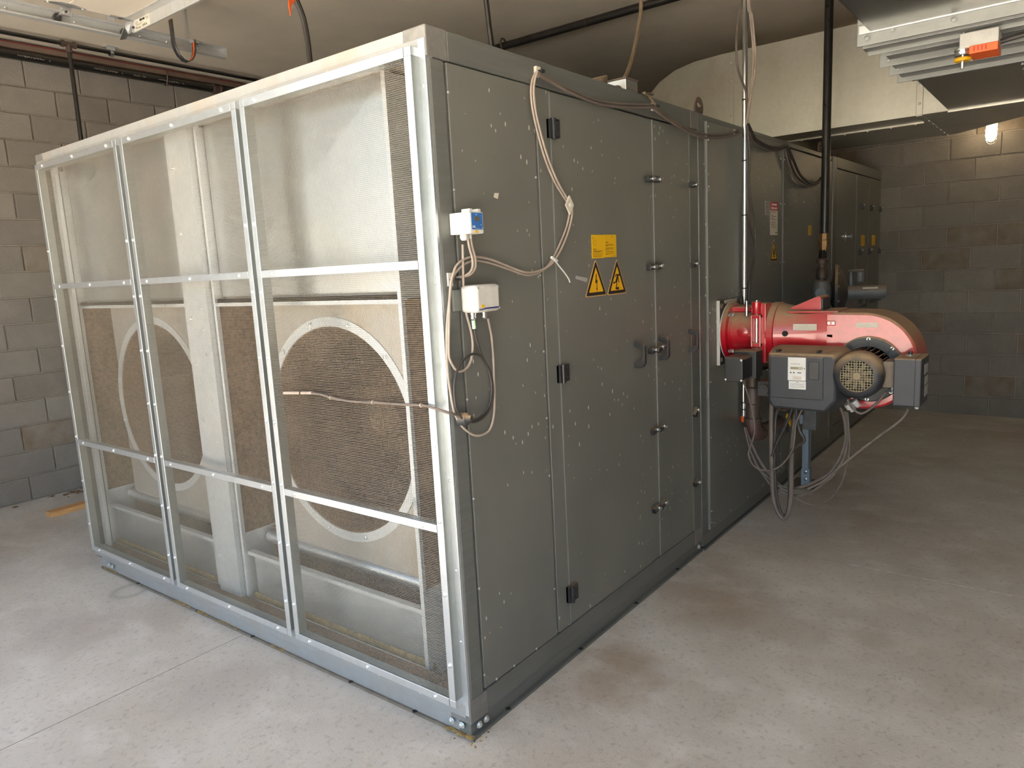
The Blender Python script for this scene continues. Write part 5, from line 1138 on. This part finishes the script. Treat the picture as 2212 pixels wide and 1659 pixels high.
for a, b in zip(xs[:-1], xs[1:]):
    MB().box(a + .003, b - .003, -3.5, py, PZ_, PZ_ + .045).build('door_section', 'doorpaint', OD, bevel=.003)
st = MB().box(pxe - .004, pxe + .002, -3.45, py + .005, PZ_ - .072, PZ_ + .002).box(pxe - .07, pxe, -3.45, py + .005, PZ_ - .004, PZ_ - .0005).box(pxe - .012, pxe - .0, -3.45, py + .005, PZ_ - .074, PZ_ - .070).build('strut', 'galv_dull', OD, label='galvanised stiffening strut')
sx = pxe - .0042
lbl = MB().box(sx - .001, sx, py - .205, py - .018, PZ_ - .064, PZ_ - .004).build('strut_label', 'oldpaper', st, label='white sticker with black print')
q = MB().box(sx - .0016, sx - .001, py - .113, py - .083, PZ_ - .022, PZ_ - .008).box(sx - .0016, sx - .001, py - .147, py - .117, PZ_ - .022, PZ_ - .009)
for z, a, b in ((.014, .025, .06), (.020, .025, .06), (.026, .025, .055), (.032, .03, .13), (.012, .155, .195), (.018, .16, .195), (.024, .165, .195), (.038, .03, .10)): q.box(sx - .0015, sx - .001, py - b, py - a, PZ_ - z - .0015, PZ_ - z + .0005)
q.build('printed_lines', 'ink', lbl, kind='stuff')
text('Murray - 2000 lb', (sx - .0012, py - .026, PZ_ - .058), (0, -1, 0), (0, 0, 1), .021, 'ink', lbl)
def door_hinge(x, nm, tall):
    h = MB().prism([(x - .11, py + .004, PZ_ - .004), (x + .11, py + .004, PZ_ - .004), (x + .11, py - .02, PZ_ - .004), (x + .03, py - .05, PZ_ - .004), (x - .03, py - .05, PZ_ - .004), (x - .11, py - .02, PZ_ - .004)], (0, 0, .003)).box(x - .032, x + .032, py - .002, py + .002, PZ_ - .055, PZ_).box(x - .028, x + .028, py, py + .03, PZ_ - .052, PZ_ - .046).build(nm, 'galv', OD)
    MB().cyl((x, py - .01, PZ_ - .036), (x, ty + .036, PZ_ - .036), .007, 10).lathe((x, ty + .006, PZ_ - .036), (0, 1, 0), [(.022, 0), (.024, .006), (.022, .022)], 16).build('roller', 'casting_d', h, smooth=True)
    q = MB()
    for dx in (-.095, .095): q.bolt((x + dx, py - .012, PZ_ - .004), (0, 0, -1), .007, .006)
    for dx, dz in ((-.02, -.02), (.015, -.035), (-.012, -.042)): q.lathe((x + dx, py - .002, PZ_ + dz), (0, -1, 0), [(.006, 0), (.006, .003)], 8)
    q.build('hinge_bolts', 'rivet', h, kind='stuff', smooth=True)
door_hinge(jx[0], 'roller_hinge', 1)
bx = pxe - .085
rb_ = MB().box(bx - .07, bx + .07, py - .03, py + .004, PZ_ - .006, PZ_ - .002).obox((bx + .045, py + .035, PZ_ - .055), (.020, .0, .006), (-.004, .045, -.045), (0, .002, .002)).box(bx + .065, bx + .085, py - .0, py + .06, PZ_ - .07, PZ_ - .01).box(bx - .08, bx - .035, py + .0, py + .003, PZ_ - .03, PZ_ + .0).build('top_bracket', 'galv', OD)
MB().cyl((bx + .075, py - .01, PZ_ - .04), (bx + .075, ty + .036, PZ_ - .04), .007, 10).lathe((bx + .075, ty + .004, PZ_ - .04), (0, 1, 0), [(.022, 0), (.024, .006), (.022, .022)], 16).build('roller', 'casting_d', rb_, smooth=True)
SB = thing('bumper_strap', (1.0, ty, 3.1), 'black J shaped bumper strap with red stripe hanging at the track', 'strap')
sp_ = [(0.981,3.2,3.399),(0.982,3.2,3.33),(0.982,3.2,3.261),(0.992,3.2,3.213),(1.01,3.2,3.179),(1.039,3.2,3.154),(1.068,3.2,3.148),(1.096,3.2,3.162),(1.116,3.2,3.192),(1.129,3.2,3.236),(1.13,3.2,3.275),(1.13,3.2,3.302)]
A_ = [Vector(p) + Vector((0, -.022, 0)) for p in sp_]; B_ = [Vector(p) + Vector((0, .022, 0)) for p in sp_]
MB().quadstrip(A_, B_).build('strap', 'black_pl', SB, solid=.005, smooth=True)
A_ = [Vector(p) + Vector((-.0045, -.008, .002)) for p in sp_[7:]]; B_ = [Vector(p) + Vector((-.0045, .006, .002)) for p in sp_[7:]]
MB().quadstrip(A_, B_).build('red_stripe', 'orange', SB, solid=.0015)
e_ = Vector(sp_[-1]); MB().obox(e_ + Vector((.012, .012, -.01)), (.022, 0, 0), (0, .025, 0), (0, 0, .010)).build('strap_bolt', 'steel', SB)

# ================================================================== on the floor
pp = [(0.244,4.487,-0.04),(0.265,4.449,-0.04)]
PLK = MB().obox((.95, 4.52, F + .0195), (.70, .035, 0), (-.0035, .046, 0), (0, 0, .0195))
PLK.build('plank', 'wood', None, bevel=.002, label='orange pine plank lying on the floor by the block wall', cat='plank')
q = MB(); random.seed(5)
for i in range(60):
    x = random.gauss(.75, .15); y = YL - .05 - abs(random.gauss(0, .05)); q.ball((x, y, F), random.uniform(.006, .02), 6, 4, (1.3, 1, .5))
q.build('swept_dirt', 'brown', None, kind='stuff', label='swept brown dirt along the foot of the left wall')
